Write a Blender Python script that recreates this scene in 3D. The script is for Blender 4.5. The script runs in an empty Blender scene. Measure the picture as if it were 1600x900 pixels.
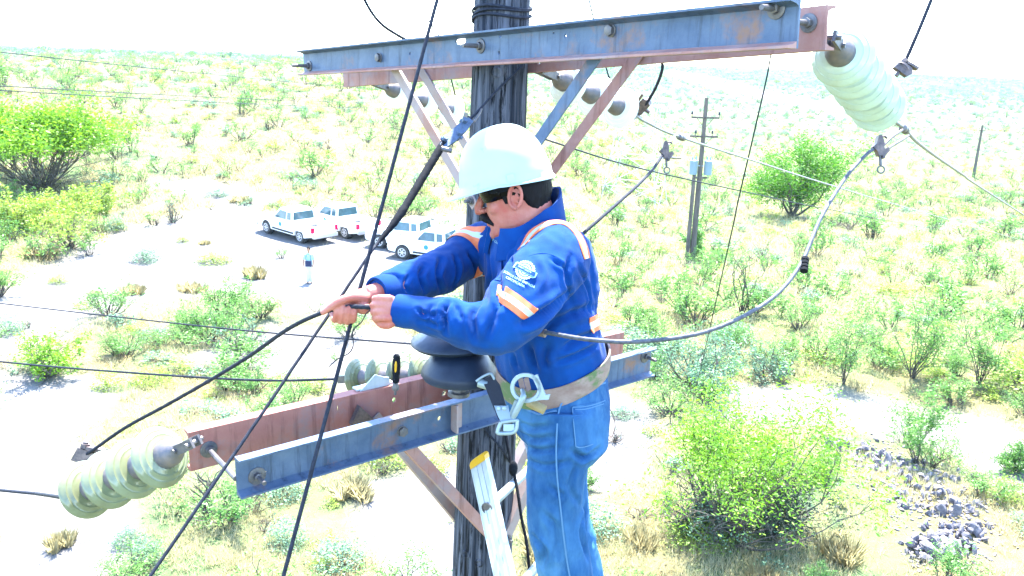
import bpy, bmesh, math, random
import numpy as np
from mathutils import Vector, Matrix, noise
from mathutils.bvhtree import BVHTree
from mathutils.geometry import tessellate_polygon

rad = math.radians
scene = bpy.context.scene
COL = scene.collection

# ---------------------------------------------------------------- camera
FPX, CAM_H = 1300.0, 10.5                      # focal length in photo pixels, eye height above the ground
PITCH, ROLL = math.atan((450 - 92) / FPX), rad(1.8)
_r0, _u0 = np.array([1., 0, 0]), np.array([0, math.sin(PITCH), math.cos(PITCH)])
cF = np.array([0, math.cos(PITCH), -math.sin(PITCH)])
cR = math.cos(ROLL) * _r0 + math.sin(ROLL) * _u0
cU = -math.sin(ROLL) * _r0 + math.cos(ROLL) * _u0
cO = np.array([0, 0, CAM_H])
cam_data = bpy.data.cameras.new('camera')
cam_data.sensor_width = 36.0
cam_data.lens = 36.0 * FPX / 1600.0
cam_data.clip_start, cam_data.clip_end = 0.05, 12000
camera = bpy.data.objects.new('camera', cam_data)
COL.objects.link(camera)
camera.matrix_world = Matrix(((cR[0], cU[0], -cF[0], cO[0]), (cR[1], cU[1], -cF[1], cO[1]),
                              (cR[2], cU[2], -cF[2], cO[2]), (0, 0, 0, 1)))
scene.camera = camera

# ---------------------------------------------------------------- daylight
SUN_AZ, SUN_EL = rad(9), rad(64)              # azimuth clockwise from the view direction (+Y)
world = bpy.data.worlds.new('World')
scene.world = world
world.use_nodes = True
_wn = world.node_tree
_wn.nodes.clear()
_sky = _wn.nodes.new('ShaderNodeTexSky')
_sky.sky_type = 'NISHITA'
_sky.sun_disc = False
_sky.sun_elevation, _sky.sun_rotation = SUN_EL, SUN_AZ
_sky.altitude, _sky.air_density, _sky.dust_density, _sky.ozone_density = 300, 1.0, .6, 3.0
_bg = _wn.nodes.new('ShaderNodeBackground')
_bg.inputs['Strength'].default_value = 0.15
_wo = _wn.nodes.new('ShaderNodeOutputWorld')
_wn.links.new(_sky.outputs[0], _bg.inputs[0])
_wn.links.new(_bg.outputs[0], _wo.inputs[0])
sun_dir = Vector((math.sin(SUN_AZ) * math.cos(SUN_EL), math.cos(SUN_AZ) * math.cos(SUN_EL), math.sin(SUN_EL)))
sun_data = bpy.data.lights.new('sun', 'SUN')
sun_data.energy, sun_data.angle, sun_data.color = 3.4, rad(0.5), (1.0, 0.96, 0.88)
sun = bpy.data.objects.new('sun', sun_data)
COL.objects.link(sun)
sun.rotation_euler = sun_dir.to_track_quat('Z', 'Y').to_euler()
vs = scene.view_settings
vs.view_transform, vs.look, vs.exposure, vs.gamma = 'Standard', 'None', 3.5, 1.0
vs.use_curve_mapping = False
scene.cycles.max_bounces = 8
scene.cycles.transparent_max_bounces = 12
scene.cycles.use_adaptive_sampling = True

# ---------------------------------------------------------------- helpers
def V(p): return np.asarray(p, float)
def nz(v):
    v = V(v); return v / (np.linalg.norm(v) + 1e-12)
def at(px, py, d):
    """World point seen at photo pixel (px, py) at depth d metres."""
    return cO + d * (cF + (px - 800) / FPX * cR + (450 - py) / FPX * cU)
def ray(px, py): return nz(cF + (px - 800) / FPX * cR + (450 - py) / FPX * cU)
def project(p):
    v = V(p) - cO; d = v @ cF
    return 800 + FPX * (v @ cR) / d, 450 - FPX * (v @ cU) / d, d

class MB:
    """Collects shapes (world or local coordinates) and links them as ONE mesh object."""
    def __init__(s): s.v, s.f, s.m, s.n = [], [], [], 0
    def add(s, verts, faces, m=0):
        verts = np.asarray(verts, float)
        o = s.n
        s.v.append(verts); s.n += len(verts)
        for f in faces:
            s.f.append(tuple(int(i) + o for i in f)); s.m.append(m)
        return s
    def box(s, c, ax, ay, az, m=0):
        """Centre and three half-axis vectors."""
        c, ax, ay, az = V(c), V(ax), V(ay), V(az)
        vs_ = [c + i * ax + j * ay + k * az for i in (-1, 1) for j in (-1, 1) for k in (-1, 1)]
        fs = [(0, 1, 3, 2), (4, 6, 7, 5), (0, 4, 5, 1), (2, 3, 7, 6), (0, 2, 6, 4), (1, 5, 7, 3)]
        if np.dot(np.cross(ax, ay), az) < 0: fs = [f[::-1] for f in fs]
        return s.add(vs_, fs, m)
    def tube(s, path, r, seg=8, m=0, cap=True, lobes=0, pitch=.05, amp=.16, flat=1.0, up=None):
        P = np.asarray(path, float); n = len(P)
        R_ = np.full(n, r) if np.isscalar(r) else np.asarray(r, float)
        T = np.gradient(P, axis=0); T /= np.linalg.norm(T, axis=1)[:, None] + 1e-12
        u = V(up) if up is not None else (V((0, 0, 1)) if abs(T[0][2]) < .9 else V((1, 0, 0)))
        u = nz(u - T[0] * (u @ T[0]))
        vs_, L = [], 0.
        a = np.arange(seg) * 2 * math.pi / seg
        for i in range(n):
            if i: L += np.linalg.norm(P[i] - P[i - 1])
            u = nz(u - T[i] * (u @ T[i])); w = np.cross(T[i], u)
            rr = R_[i] * (1 + (amp * np.abs(np.sin(lobes * (a / 2 + math.pi * L / pitch))) - amp if lobes else 0 * a))
            vs_.append(P[i] + rr[:, None] * (np.cos(a)[:, None] * u + flat * np.sin(a)[:, None] * w))
        vs_ = np.concatenate(vs_)
        fs = [(i * seg + j, i * seg + (j + 1) % seg, (i + 1) * seg + (j + 1) % seg, (i + 1) * seg + j)
              for i in range(n - 1) for j in range(seg)]
        if cap:
            fs.append(tuple(range(seg))[::-1]); fs.append(tuple((n - 1) * seg + j for j in range(seg)))
        return s.add(vs_, fs, m)
    def lathe(s, o, axis, prof, seg=24, m=0, ref=None):
        """prof: list of (distance along axis, radius)."""
        axis = nz(axis); ref = V(ref) if ref is not None else (V((0, 0, 1)) if abs(axis[2]) < .9 else V((1, 0, 0)))
        u = nz(ref - axis * (ref @ axis)); w = np.cross(axis, u); o = V(o)
        vs_ = []
        for (h, r) in prof:
            for j in range(seg):
                a = 2 * math.pi * j / seg
                vs_.append(o + axis * h + max(r, 1e-5) * (math.cos(a) * u + math.sin(a) * w))
        n = len(prof)
        fs = [(i * seg + j, i * seg + (j + 1) % seg, (i + 1) * seg + (j + 1) % seg, (i + 1) * seg + j)
              for i in range(n - 1) for j in range(seg)]
        fs.append(tuple(range(seg))[::-1]); fs.append(tuple((n - 1) * seg + j for j in range(seg)))
        return s.add(vs_, fs, m)
    def loft(s, rings, m=0, cap=True):
        """rings: equal-length lists of points."""
        k = len(rings[0]); n = len(rings)
        vs_ = np.concatenate([np.asarray(r, float) for r in rings])
        fs = [(i * k + j, i * k + (j + 1) % k, (i + 1) * k + (j + 1) % k, (i + 1) * k + j)
              for i in range(n - 1) for j in range(k)]
        if cap:
            fs.append(tuple(range(k))[::-1]); fs.append(tuple((n - 1) * k + j for j in range(k)))
        return s.add(vs_, fs, m)
    def plate(s, o, ax, ay, n, outline, holes=(), t=.006, m=0):
        """Extruded flat outline with real holes. o origin, ax/ay unit axes, n unit normal; t thickness along n."""
        o, ax, ay, n = V(o), V(ax), V(ay), V(n)
        loops = [list(outline)] + [list(h) for h in holes]
        flat_ = [p for l in loops for p in l]
        tris = tessellate_polygon([[Vector((p[0], p[1], 0)) for p in l] for l in loops])
        A = np.array([o + p[0] * ax + p[1] * ay for p in flat_]); B = A + n * t
        k = len(flat_)
        vs_ = np.concatenate([A, B]); fs = []
        for tr in tris:
            a, b, c = [flat_[i] for i in tr]
            area = (b[0] - a[0]) * (c[1] - a[1]) - (c[0] - a[0]) * (b[1] - a[1])
            tr = tuple(tr) if area > 0 else tuple(tr)[::-1]
            fs.append(tuple(i + k for i in tr)); fs.append(tr[::-1])
        off = 0
        for l in loops:
            q = len(l)
            for i in range(q):
                a, b = off + i, off + (i + 1) % q
                fs.append((a, b, b + k, a + k))
            off += q
        return s.add(vs_, fs, m)
    def sphere(s, c, r, seg=12, rings=8, m=0, sc=(1, 1, 1), axes=None):
        c = V(c); ax = np.eye(3) if axes is None else np.asarray(axes, float)
        vs_ = []
        for i in range(rings + 1):
            t = math.pi * i / rings
            for j in range(seg):
                a = 2 * math.pi * j / seg
                q = V((math.sin(t) * math.cos(a) * sc[0], math.sin(t) * math.sin(a) * sc[1], math.cos(t) * sc[2])) * r
                vs_.append(c + q @ ax)
        fs = [(i * seg + j, (i + 1) * seg + j, (i + 1) * seg + (j + 1) % seg, i * seg + (j + 1) % seg)
              for i in range(rings) for j in range(seg)]
        return s.add(vs_, fs, m)
    def arrays(s): return (np.concatenate(s.v) if s.v else np.zeros((0, 3))), s.f
    def build(s, name, mats, parent=None, smooth=35, fix=True):
        v, f = s.arrays()
        if parent is not None: v = v - np.array(parent['_loc'] if '_loc' in parent else (0, 0, 0))
        me = bpy.data.meshes.new(name)
        me.from_pydata(v.tolist(), [], f)
        mats = mats if isinstance(mats, (list, tuple)) else [mats]
        for m in mats: me.materials.append(m)
        me.polygons.foreach_set('material_index', s.m)
        if fix:
            bm = bmesh.new(); bm.from_mesh(me)
            bmesh.ops.recalc_face_normals(bm, faces=bm.faces); bm.to_mesh(me); bm.free()
        if smooth:
            me.polygons.foreach_set('use_smooth', [True] * len(me.polygons))
            if smooth < 180: me.set_sharp_from_angle(angle=rad(smooth))
        me.update()
        return link(name, me, parent)

def link(name, me, parent=None):
    o = bpy.data.objects.new(name, me); COL.objects.link(o)
    if parent is not None:
        o.parent = parent
        if '_loc' in parent: o['_loc'] = parent['_loc']
    return o
def tag(o, label=None, cat=None, group=None, kind=None):
    if label: o['label'] = label
    if cat: o['category'] = cat
    if group: o['group'] = group
    if kind: o['kind'] = kind
    return o
def thing(name, loc, label, cat, group=None):
    """An Empty at the base of a thing; its parts are its children (built in world coordinates)."""
    o = bpy.data.objects.new(name, None); COL.objects.link(o)
    o.empty_display_size = .1
    o.location = [float(c) for c in loc]; o['_loc'] = [float(c) for c in loc]
    return tag(o, label, cat, group)
def copy_tree(o, parent=None):
    c = o.copy(); COL.objects.link(c)
    if parent is not None: c.parent = parent
    for ch in list(o.children): copy_tree(ch, c)
    return c
def smooth_path(pts, n=60):
    """Catmull-Rom through the points, n samples."""
    P = np.asarray(pts, float)
    P = np.concatenate([[2 * P[0] - P[1]], P, [2 * P[-1] - P[-2]]])
    seg = len(P) - 3; out = []
    for q in np.linspace(0, seg - 1e-9, n):
        i = int(q); t = q - i; a, b, c, d = P[i:i + 4]
        out.append(.5 * ((2 * b) + (c - a) * t + (2 * a - 5 * b + 4 * c - d) * t * t + (3 * b - a - 3 * c + d) * t ** 3))
    return np.array(out)
def sag(a, b, s, n=30):
    a, b = V(a), V(b); t = np.linspace(0, 1, n)[:, None]
    return a + (b - a) * t - np.array([0, 0, 1.]) * s * 4 * t * (1 - t)

def fuse(mb, voxel, smooth=2, fac=.5):
    """One continuous skin round all the overlapping shapes of mb: (vertices, faces)."""
    v, f = mb.arrays()
    me = bpy.data.meshes.new('tmp'); me.from_pydata(v.tolist(), [], f)
    bm = bmesh.new(); bm.from_mesh(me); bmesh.ops.recalc_face_normals(bm, faces=bm.faces); bm.to_mesh(me); bm.free()
    o = bpy.data.objects.new('tmp', me); COL.objects.link(o)
    m_ = o.modifiers.new('r', 'REMESH'); m_.mode = 'VOXEL'; m_.voxel_size = voxel
    if smooth:
        s_ = o.modifiers.new('s', 'SMOOTH'); s_.factor = fac; s_.iterations = smooth
    dg = bpy.context.evaluated_depsgraph_get(); ev = o.evaluated_get(dg)
    em = ev.to_mesh()
    vv = np.empty(len(em.vertices) * 3); em.vertices.foreach_get('co', vv)
    ff = [tuple(p.vertices) for p in em.polygons]
    ev.to_mesh_clear(); bpy.data.objects.remove(o); bpy.data.meshes.remove(me)
    return vv.reshape(-1, 3), ff

# ---------------------------------------------------------------- materials
def N(nt, typ, **kw):
    n = nt.nodes.new(typ)
    for k, v_ in kw.items(): setattr(n, k, v_)
    return n
def ramp(nt, fac, stops):
    r = N(nt, 'ShaderNodeValToRGB')
    e = r.color_ramp.elements
    while len(e) < len(stops): e.new(.5)
    for q, (p, c) in zip(e, stops): q.position = p; q.color = (*c, 1)
    nt.links.new(fac, r.inputs[0]); return r.outputs[0]
def mix(nt, a, b, fac, mode='MIX'):
    m = N(nt, 'ShaderNodeMix', data_type='RGBA', blend_type=mode)
    for sock, val in ((m.inputs[0], fac), (m.inputs[6], a), (m.inputs[7], b)):
        if hasattr(val, 'is_output'): nt.links.new(val, sock)
        elif isinstance(val, (int, float)): sock.default_value = val
        else: sock.default_value = (*val, 1)
    return m.outputs[2]
def noise_tex(nt, scale, detail=4, rough=.6, stretch=None, coord='Object', dist=0):
    tc = N(nt, 'ShaderNodeTexCoord'); o = tc.outputs[coord]
    if stretch:
        mp = N(nt, 'ShaderNodeMapping'); mp.inputs['Scale'].default_value = stretch
        nt.links.new(o, mp.inputs[0]); o = mp.outputs[0]
    n = N(nt, 'ShaderNodeTexNoise'); n.inputs['Scale'].default_value = scale
    n.inputs['Detail'].default_value = detail; n.inputs['Roughness'].default_value = rough
    n.inputs['Distortion'].default_value = dist
    nt.links.new(o, n.inputs['Vector']); return n.outputs['Fac']
def mat(name, col, rough=.6, metal=0., col2=None, scale=8, stretch=None, lo=.35, hi=.65, bump=0., bscale=None, bstretch=None, spec=.5,
        third=None, tscale=3, tlo=.5, thi=.7, trans=0., ior=1.45, sheen=0., detail=5, streak=None):
    m = bpy.data.materials.new(name); m.use_nodes = True
    nt = m.node_tree; b = nt.nodes['Principled BSDF']
    b.inputs['Roughness'].default_value = rough; b.inputs['Metallic'].default_value = metal
    b.inputs['Specular IOR Level'].default_value = spec; b.inputs['IOR'].default_value = ior
    b.inputs['Transmission Weight'].default_value = trans; b.inputs['Sheen Weight'].default_value = sheen
    c = None
    if col2 is not None:
        c = ramp(nt, noise_tex(nt, scale, detail, .65, stretch), [(lo, col), (hi, col2)])
    if third is not None:
        f = ramp(nt, noise_tex(nt, tscale, 6, .7, stretch), [(tlo, (0, 0, 0)), (thi, (1, 1, 1))])
        c = mix(nt, c if c is not None else col, third, f)
    if streak is not None:                       # drip marks running down the surface
        sc_, s_scale, s_lo, s_hi = streak
        f = ramp(nt, noise_tex(nt, s_scale, 7, .7, (1, 1, .09)), [(s_lo, (0, 0, 0)), (s_hi, (1, 1, 1))])
        c = mix(nt, c if c is not None else col, sc_, f)
    if c is not None: nt.links.new(c, b.inputs['Base Color'])
    else: b.inputs['Base Color'].default_value = (*col, 1)
    if bump:
        bp = N(nt, 'ShaderNodeBump'); bp.inputs['Strength'].default_value = 1; bp.inputs['Distance'].default_value = bump
        nt.links.new(noise_tex(nt, bscale or scale * 3, 6, .65, bstretch or stretch), bp.inputs['Height'])
        nt.links.new(bp.outputs[0], b.inputs['Normal'])
    return m
def leaf_mat(name, a, b_, trans=.45, rough=.6):
    """Leaves: colour varies from leaf to leaf; thin, so that some light comes through."""
    m = bpy.data.materials.new(name); m.use_nodes = True
    nt = m.node_tree; nt.nodes.clear()
    g = N(nt, 'ShaderNodeNewGeometry')
    oi = N(nt, 'ShaderNodeObjectInfo')
    ad = N(nt, 'ShaderNodeMath', operation='MULTIPLY_ADD'); ad.inputs[1].default_value = .6
    ms = N(nt, 'ShaderNodeMath', operation='MULTIPLY'); ms.inputs[1].default_value = .4
    nt.links.new(oi.outputs['Random'], ms.inputs[0])
    nt.links.new(g.outputs['Random Per Island'], ad.inputs[0]); nt.links.new(ms.outputs[0], ad.inputs[2])
    c = ramp(nt, ad.outputs[0], [(0, a), (1, b_)])
    d = N(nt, 'ShaderNodeBsdfDiffuse'); t = N(nt, 'ShaderNodeBsdfTranslucent'); mx = N(nt, 'ShaderNodeMixShader')
    gl = N(nt, 'ShaderNodeBsdfGlossy'); gl.inputs['Roughness'].default_value = .5; mg = N(nt, 'ShaderNodeMixShader')
    nt.links.new(c, d.inputs[0]); nt.links.new(c, t.inputs[0])
    mx.inputs[0].default_value = trans
    nt.links.new(d.outputs[0], mx.inputs[1]); nt.links.new(t.outputs[0], mx.inputs[2])
    mg.inputs[0].default_value = .03
    nt.links.new(mx.outputs[0], mg.inputs[1]); nt.links.new(gl.outputs[0], mg.inputs[2])
    out = N(nt, 'ShaderNodeOutputMaterial'); nt.links.new(mg.outputs[0], out.inputs[0])
    return m
# ---------------------------------------------------------------- terrain
def _prof(d, tab):
    return np.interp(d, [a for a, _ in tab], [b for _, b in tab])
_LEFT = [(0, 0), (50, 0), (64, .9), (80, 3.3), (100, 6.0), (140, 7.6), (200, 8.3), (260, 8.0), (400, 6), (900, 2), (5000, 0)]
_RIGHT = [(0, 0), (35, 0), (70, -2), (110, -4.5), (150, -5), (230, -2.5), (400, 3.2), (620, 8.5), (760, 9.5), (1000, 7), (5000, 0)]
def terrain(x, y):
    x, y = np.asarray(x, float), np.asarray(y, float)
    d = np.hypot(x, y)
    ang = np.arctan2(x, np.maximum(y, 1e-3))
    k = np.clip((ang + .12) / .38, 0, 1); k = k * k * (3 - 2 * k)
    zr = _prof(d, _RIGHT) - np.clip(ang - .15, 0, .6) * 9 * np.clip((d - 300) / 400, 0, 1)
    z = _prof(d, _LEFT) * (1 - k) + zr * k
    bump = .25 * np.sin(x * .31 + 1.3) * np.sin(y * .27) + .16 * np.sin(x * .8 + y * .5) * np.sin(y * .71 - x * .3)
    big = 1.2 * np.sin(x * .021 + .5) * np.sin(y * .017 + 1) * np.clip((d - 120) / 200, 0, 1)
    flat = np.clip((np.hypot(x + 9, y - 45) - 7) / 8, .12, 1)            # the vehicles stand on level ground
    return z + bump * flat * np.clip(d / 30, .4, 1) + big
def ground_at(px, py):
    """Where the sight line through a photo pixel meets the ground."""
    d = ray(px, py); t = np.geomspace(6, 2500, 1500)
    P = cO + d * t[:, None]
    h = P[:, 2] - terrain(P[:, 0], P[:, 1])
    i = int(np.argmax(h < 0)) if (h < 0).any() else len(t) - 1
    lo, hi = t[max(i - 1, 0)], t[i]
    for _ in range(25):
        m_ = (lo + hi) / 2; p = cO + d * m_
        if p[2] < terrain(p[0], p[1]): hi = m_
        else: lo = m_
    return cO + d * hi
def on_ground(x, y, dz=0.): return np.array([x, y, float(terrain(x, y)) + dz])

def _poly_mask(x, y, pix, soft):
    """1 inside the ground polygon given by photo pixels, fading over soft metres outside."""
    pts = [ground_at(*p)[:2] for p in pix]
    inside = np.zeros(x.shape, bool); dist = np.full(x.shape, 1e9)
    for i in range(len(pts)):
        (x0, y0), (x1, y1) = pts[i], pts[(i + 1) % len(pts)]
        c = ((y0 > y) != (y1 > y)) & (x < (x1 - x0) * (y - y0) / (y1 - y0 + 1e-9) + x0)
        inside ^= c
        L2 = (x1 - x0) ** 2 + (y1 - y0) ** 2
        t = np.clip(((x - x0) * (x1 - x0) + (y - y0) * (y1 - y0)) / L2, 0, 1)
        dist = np.minimum(dist, np.hypot(x - x0 - t * (x1 - x0), y - y0 - t * (y1 - y0)))
    return np.where(inside, 1., np.clip(1 - dist / soft, 0, 1))
CLEARINGS = [  # bare pale soil: the parking place and its tracks, the washes on the left, the gravel by the rocks
    ([(150, 380), (330, 330), (560, 345), (720, 345), (720, 420), (620, 470), (520, 480), (330, 450), (200, 470), (60, 520), (0, 540), (0, 470)], 2.0),
    ([(0, 585), (180, 590), (110, 680), (60, 760), (0, 800)], .8),
    ([(30, 790), (190, 760), (190, 860), (110, 960), (-20, 960)], .6),
    ([(235, 283), (330, 285), (420, 305), (380, 325), (300, 305)], 1.0),
    ([(300, 560), (420, 510), (620, 520), (760, 600), (600, 620), (400, 570)], .8),
    ([(560, 760), (720, 740), (720, 900), (620, 900)], .7),
    ([(1150, 600), (1330, 610), (1560, 660), (1640, 740), (1640, 790), (1480, 700), (1300, 660), (1120, 650)], .7),
    ([(1045, 108), (1180, 138), (1345, 170), (1335, 180), (1170, 150), (1040, 118)], 3.0),
    ([(945, 620), (1010, 640), (1000, 740), (930, 760)], .6),
]
def bare(x, y):
    x, y = np.asarray(x, float), np.asarray(y, float)
    m_ = np.zeros(x.shape)
    for pix, soft in CLEARINGS: m_ = np.maximum(m_, _poly_mask(x, y, pix, soft))
    return m_
def fnoise(x, y, s, seed=0., oct=3):
    """Cheap value noise for scatter masks, 0..1."""
    return np.array([.5 + .5 * noise.fractal(Vector((a * s + seed, b * s - seed, seed)), 1.0, 2.1, oct) for a, b in zip(np.ravel(x), np.ravel(y))]).reshape(np.shape(x))

_ang = np.concatenate([np.linspace(-math.pi, -.95, 40, endpoint=False), np.linspace(-.95, .95, 300), np.linspace(.95, math.pi, 40, endpoint=False)[1:]])
_rad = np.concatenate([[.3, 2, 5], np.geomspace(8, 900, 210), [1400, 2400, 4500]])
_A, _D = np.meshgrid(_ang, _rad)
_X, _Y = _D * np.sin(_A), _D * np.cos(_A)
_X[0], _Y[0] = 0, 0
_Z = terrain(_X, _Y)
_nr, _na = _X.shape
_fs = [(i * _na + j, i * _na + (j + 1) % _na, (i + 1) * _na + (j + 1) % _na, (i + 1) * _na + j)
       for i in range(_nr - 1) for j in range(_na)]
_me = bpy.data.meshes.new('ground')
_me.from_pydata(np.stack([_X.ravel(), _Y.ravel(), _Z.ravel()], 1).tolist(), [], _fs)
_me.polygons.foreach_set('use_smooth', [True] * len(_me.polygons))
_bm = np.where((_D < 800) & (np.abs(_A) < .8), bare(_X, _Y), 0.)
for _nm, _val in (('scrub', np.clip((_D - 170) / 260, 0, 1)), ('meadow', np.clip((_A + .02) / .2, 0, 1) * np.clip((_D - 22) / 22, 0, 1) * np.clip((260 - _D) / 120, 0, 1))):
    _at = _me.attributes.new(_nm, 'FLOAT', 'POINT'); _at.data.foreach_set('value', _val.ravel().astype(np.float32))
_at = _me.attributes.new('bare', 'FLOAT', 'POINT'); _at.data.foreach_set('value', _bm.ravel().astype(np.float32))
def ground_material():
    m = bpy.data.materials.new('desert_soil'); m.use_nodes = True
    nt = m.node_tree; b = nt.nodes['Principled BSDF']; b.inputs['Roughness'].default_value = .95; b.inputs['Specular IOR Level'].default_value = .1
    soil = ramp(nt, noise_tex(nt, 1.3, 8, .7), [(.3, (.115, .11, .105)), (.7, (.18, .17, .165))])
    dry = ramp(nt, noise_tex(nt, 3.1, 8, .75), [(.3, (.125, .1, .046)), (.7, (.19, .165, .085))])
    green = ramp(nt, noise_tex(nt, 2.2, 8, .75), [(.3, (.05, .085, .035)), (.7, (.11, .16, .07))])
    at_ = N(nt, 'ShaderNodeAttribute', attribute_name='bare')
    f1 = ramp(nt, noise_tex(nt, .33, 9, .68), [(.27, (0, 0, 0)), (.42, (1, 1, 1))])
    f2 = ramp(nt, noise_tex(nt, .21, 9, .7, coord='Object', stretch=(1, 1, 1.01)), [(.43, (0, 0, 0)), (.58, (1, 1, 1))])
    keep = N(nt, 'ShaderNodeMath', operation='SUBTRACT'); keep.inputs[0].default_value = 1.0
    nt.links.new(at_.outputs['Fac'], keep.inputs[1])
    k1 = N(nt, 'ShaderNodeMath', operation='MULTIPLY'); nt.links.new(f1, k1.inputs[0]); nt.links.new(keep.outputs[0], k1.inputs[1])
    k2 = N(nt, 'ShaderNodeMath', operation='MULTIPLY'); nt.links.new(f2, k2.inputs[0]); nt.links.new(keep.outputs[0], k2.inputs[1])
    c = mix(nt, soil, dry, k1.outputs[0]); c = mix(nt, c, green, k2.outputs[0])
    md = N(nt, 'ShaderNodeAttribute', attribute_name='meadow'); mk = N(nt, 'ShaderNodeMath', operation='MULTIPLY'); nt.links.new(md.outputs['Fac'], mk.inputs[0])
    nt.links.new(ramp(nt, noise_tex(nt, .5, 9, .72), [(.3, (0, 0, 0)), (.5, (.85, .85, .85))]), mk.inputs[1])
    c = mix(nt, c, ramp(nt, noise_tex(nt, 2.7, 8, .75), [(.3, (.075, .095, .028)), (.7, (.15, .17, .06))]), mk.outputs[0])
    sb = N(nt, 'ShaderNodeAttribute', attribute_name='scrub'); sk = N(nt, 'ShaderNodeMath', operation='MULTIPLY'); nt.links.new(sb.outputs['Fac'], sk.inputs[0])
    nt.links.new(ramp(nt, noise_tex(nt, .06, 9, .75), [(.3, (.45, .45, .45)), (.52, (.95, .95, .95))]), sk.inputs[1])      # far hills: closed grey green scrub
    kb = N(nt, 'ShaderNodeMath', operation='MULTIPLY'); nt.links.new(sk.outputs[0], kb.inputs[0]); nt.links.new(keep.outputs[0], kb.inputs[1])
    c = mix(nt, c, ramp(nt, noise_tex(nt, .13, 9, .75), [(.35, (.02, .058, .05)), (.65, (.046, .1, .085))]), kb.outputs[0])
    nt.links.new(c, b.inputs['Base Color'])
    bp = N(nt, 'ShaderNodeBump'); bp.inputs['Distance'].default_value = .12; bp.inputs['Strength'].default_value = .8
    nt.links.new(noise_tex(nt, 5, 9, .75), bp.inputs['Height']); nt.links.new(bp.outputs[0], b.inputs['Normal'])
    return m
_me.materials.append(ground_material())
ground = link('ground', _me)
tag(ground, 'pale desert ground with dry grass patches rising to low hills', kind='structure')

# ---------------------------------------------------------------- vegetation builders
M_LEAF_GREEN = leaf_mat('green_leaf', (.055, .17, .03), (.16, .31, .065))
M_LEAF_BRIGHT = leaf_mat('bright_leaf', (.085, .22, .01), (.19, .36, .02))
M_LEAF_DEEP = leaf_mat('deep_green_leaf', (.045, .16, .006), (.12, .3, .014))
M_LEAF_SHADE = leaf_mat('painted_shade_leaf', (.008, .02, .012), (.03, .06, .03), .1)  # near-black leaf tone stands in for shade inside the large bush
M_LEAF_SAGE = leaf_mat('sage_leaf', (.07, .16, .09), (.16, .28, .16), .3)
M_LEAF_DRY = leaf_mat('dry_blade', (.34, .3, .15), (.5, .46, .27), .55)
M_LEAF_OLIVE = leaf_mat('olive_leaf', (.14, .24, .025), (.28, .37, .05))
M_STEM = mat('shrub_stem', (.045, .035, .028), .9, col2=(.1, .085, .07), scale=14)
M_STEM_PALE = mat('pale_dead_stem', (.2, .17, .13), .9, col2=(.32, .28, .23), scale=14)

def leaves(pts, rng, size, flat=.35, n=1, spread=.1, width=.4, droop=0.):
    """Many small leaf-shaped faces round the points."""
    P = np.repeat(np.asarray(pts, float), n, axis=0)
    P = P + rng.normal(0, spread, P.shape)
    k = len(P)
    d = rng.normal(0, 1, (k, 3)); d[:, 2] = d[:, 2] * flat + droop; d /= np.linalg.norm(d, axis=1)[:, None] + 1e-9
    u = rng.normal(0, 1, (k, 3)); u -= d * (u * d).sum(1)[:, None]; u /= np.linalg.norm(u, axis=1)[:, None] + 1e-9
    s = size * rng.uniform(.6, 1.4, (k, 1))
    A = P - d * s * .5; B = P + u * s * width * .5; C_ = P + d * s * .5; D_ = P - u * s * width * .5
    v = np.stack([A, B, C_, D_], 1).reshape(-1, 3)
    f = np.arange(4 * k).reshape(-1, 4)
    return v, f
def branch(mb, rng, p, d, L, r, lvl, tips, curl=.25, up=.15, nseg=4, kids=(3, 5), spread=.7, seg=4):
    path = [V(p)]; dd = nz(d); step = L / nseg
    for i in range(nseg):
        dd = nz(dd + rng.normal(0, curl, 3) + V((0, 0, up)))
        path.append(path[-1] + dd * step)
    mb.tube(path, np.linspace(r, r * (.45 if lvl else .2), nseg + 1), seg, cap=False)
    if lvl <= 1: tips.extend(path[1:] if lvl == 0 else path[-2:])
    if lvl > 0:
        for _ in range(rng.integers(*kids)):
            i = rng.integers(1, nseg + 1); q = path[i]
            nd = nz(nz(path[i] - path[i - 1]) + rng.normal(0, spread, 3))
            branch(mb, rng, q, nd, L * rng.uniform(.5, .75), r * .5, lvl - 1, tips, curl, up, max(2, nseg - 1), kids, spread, 3)
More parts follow.
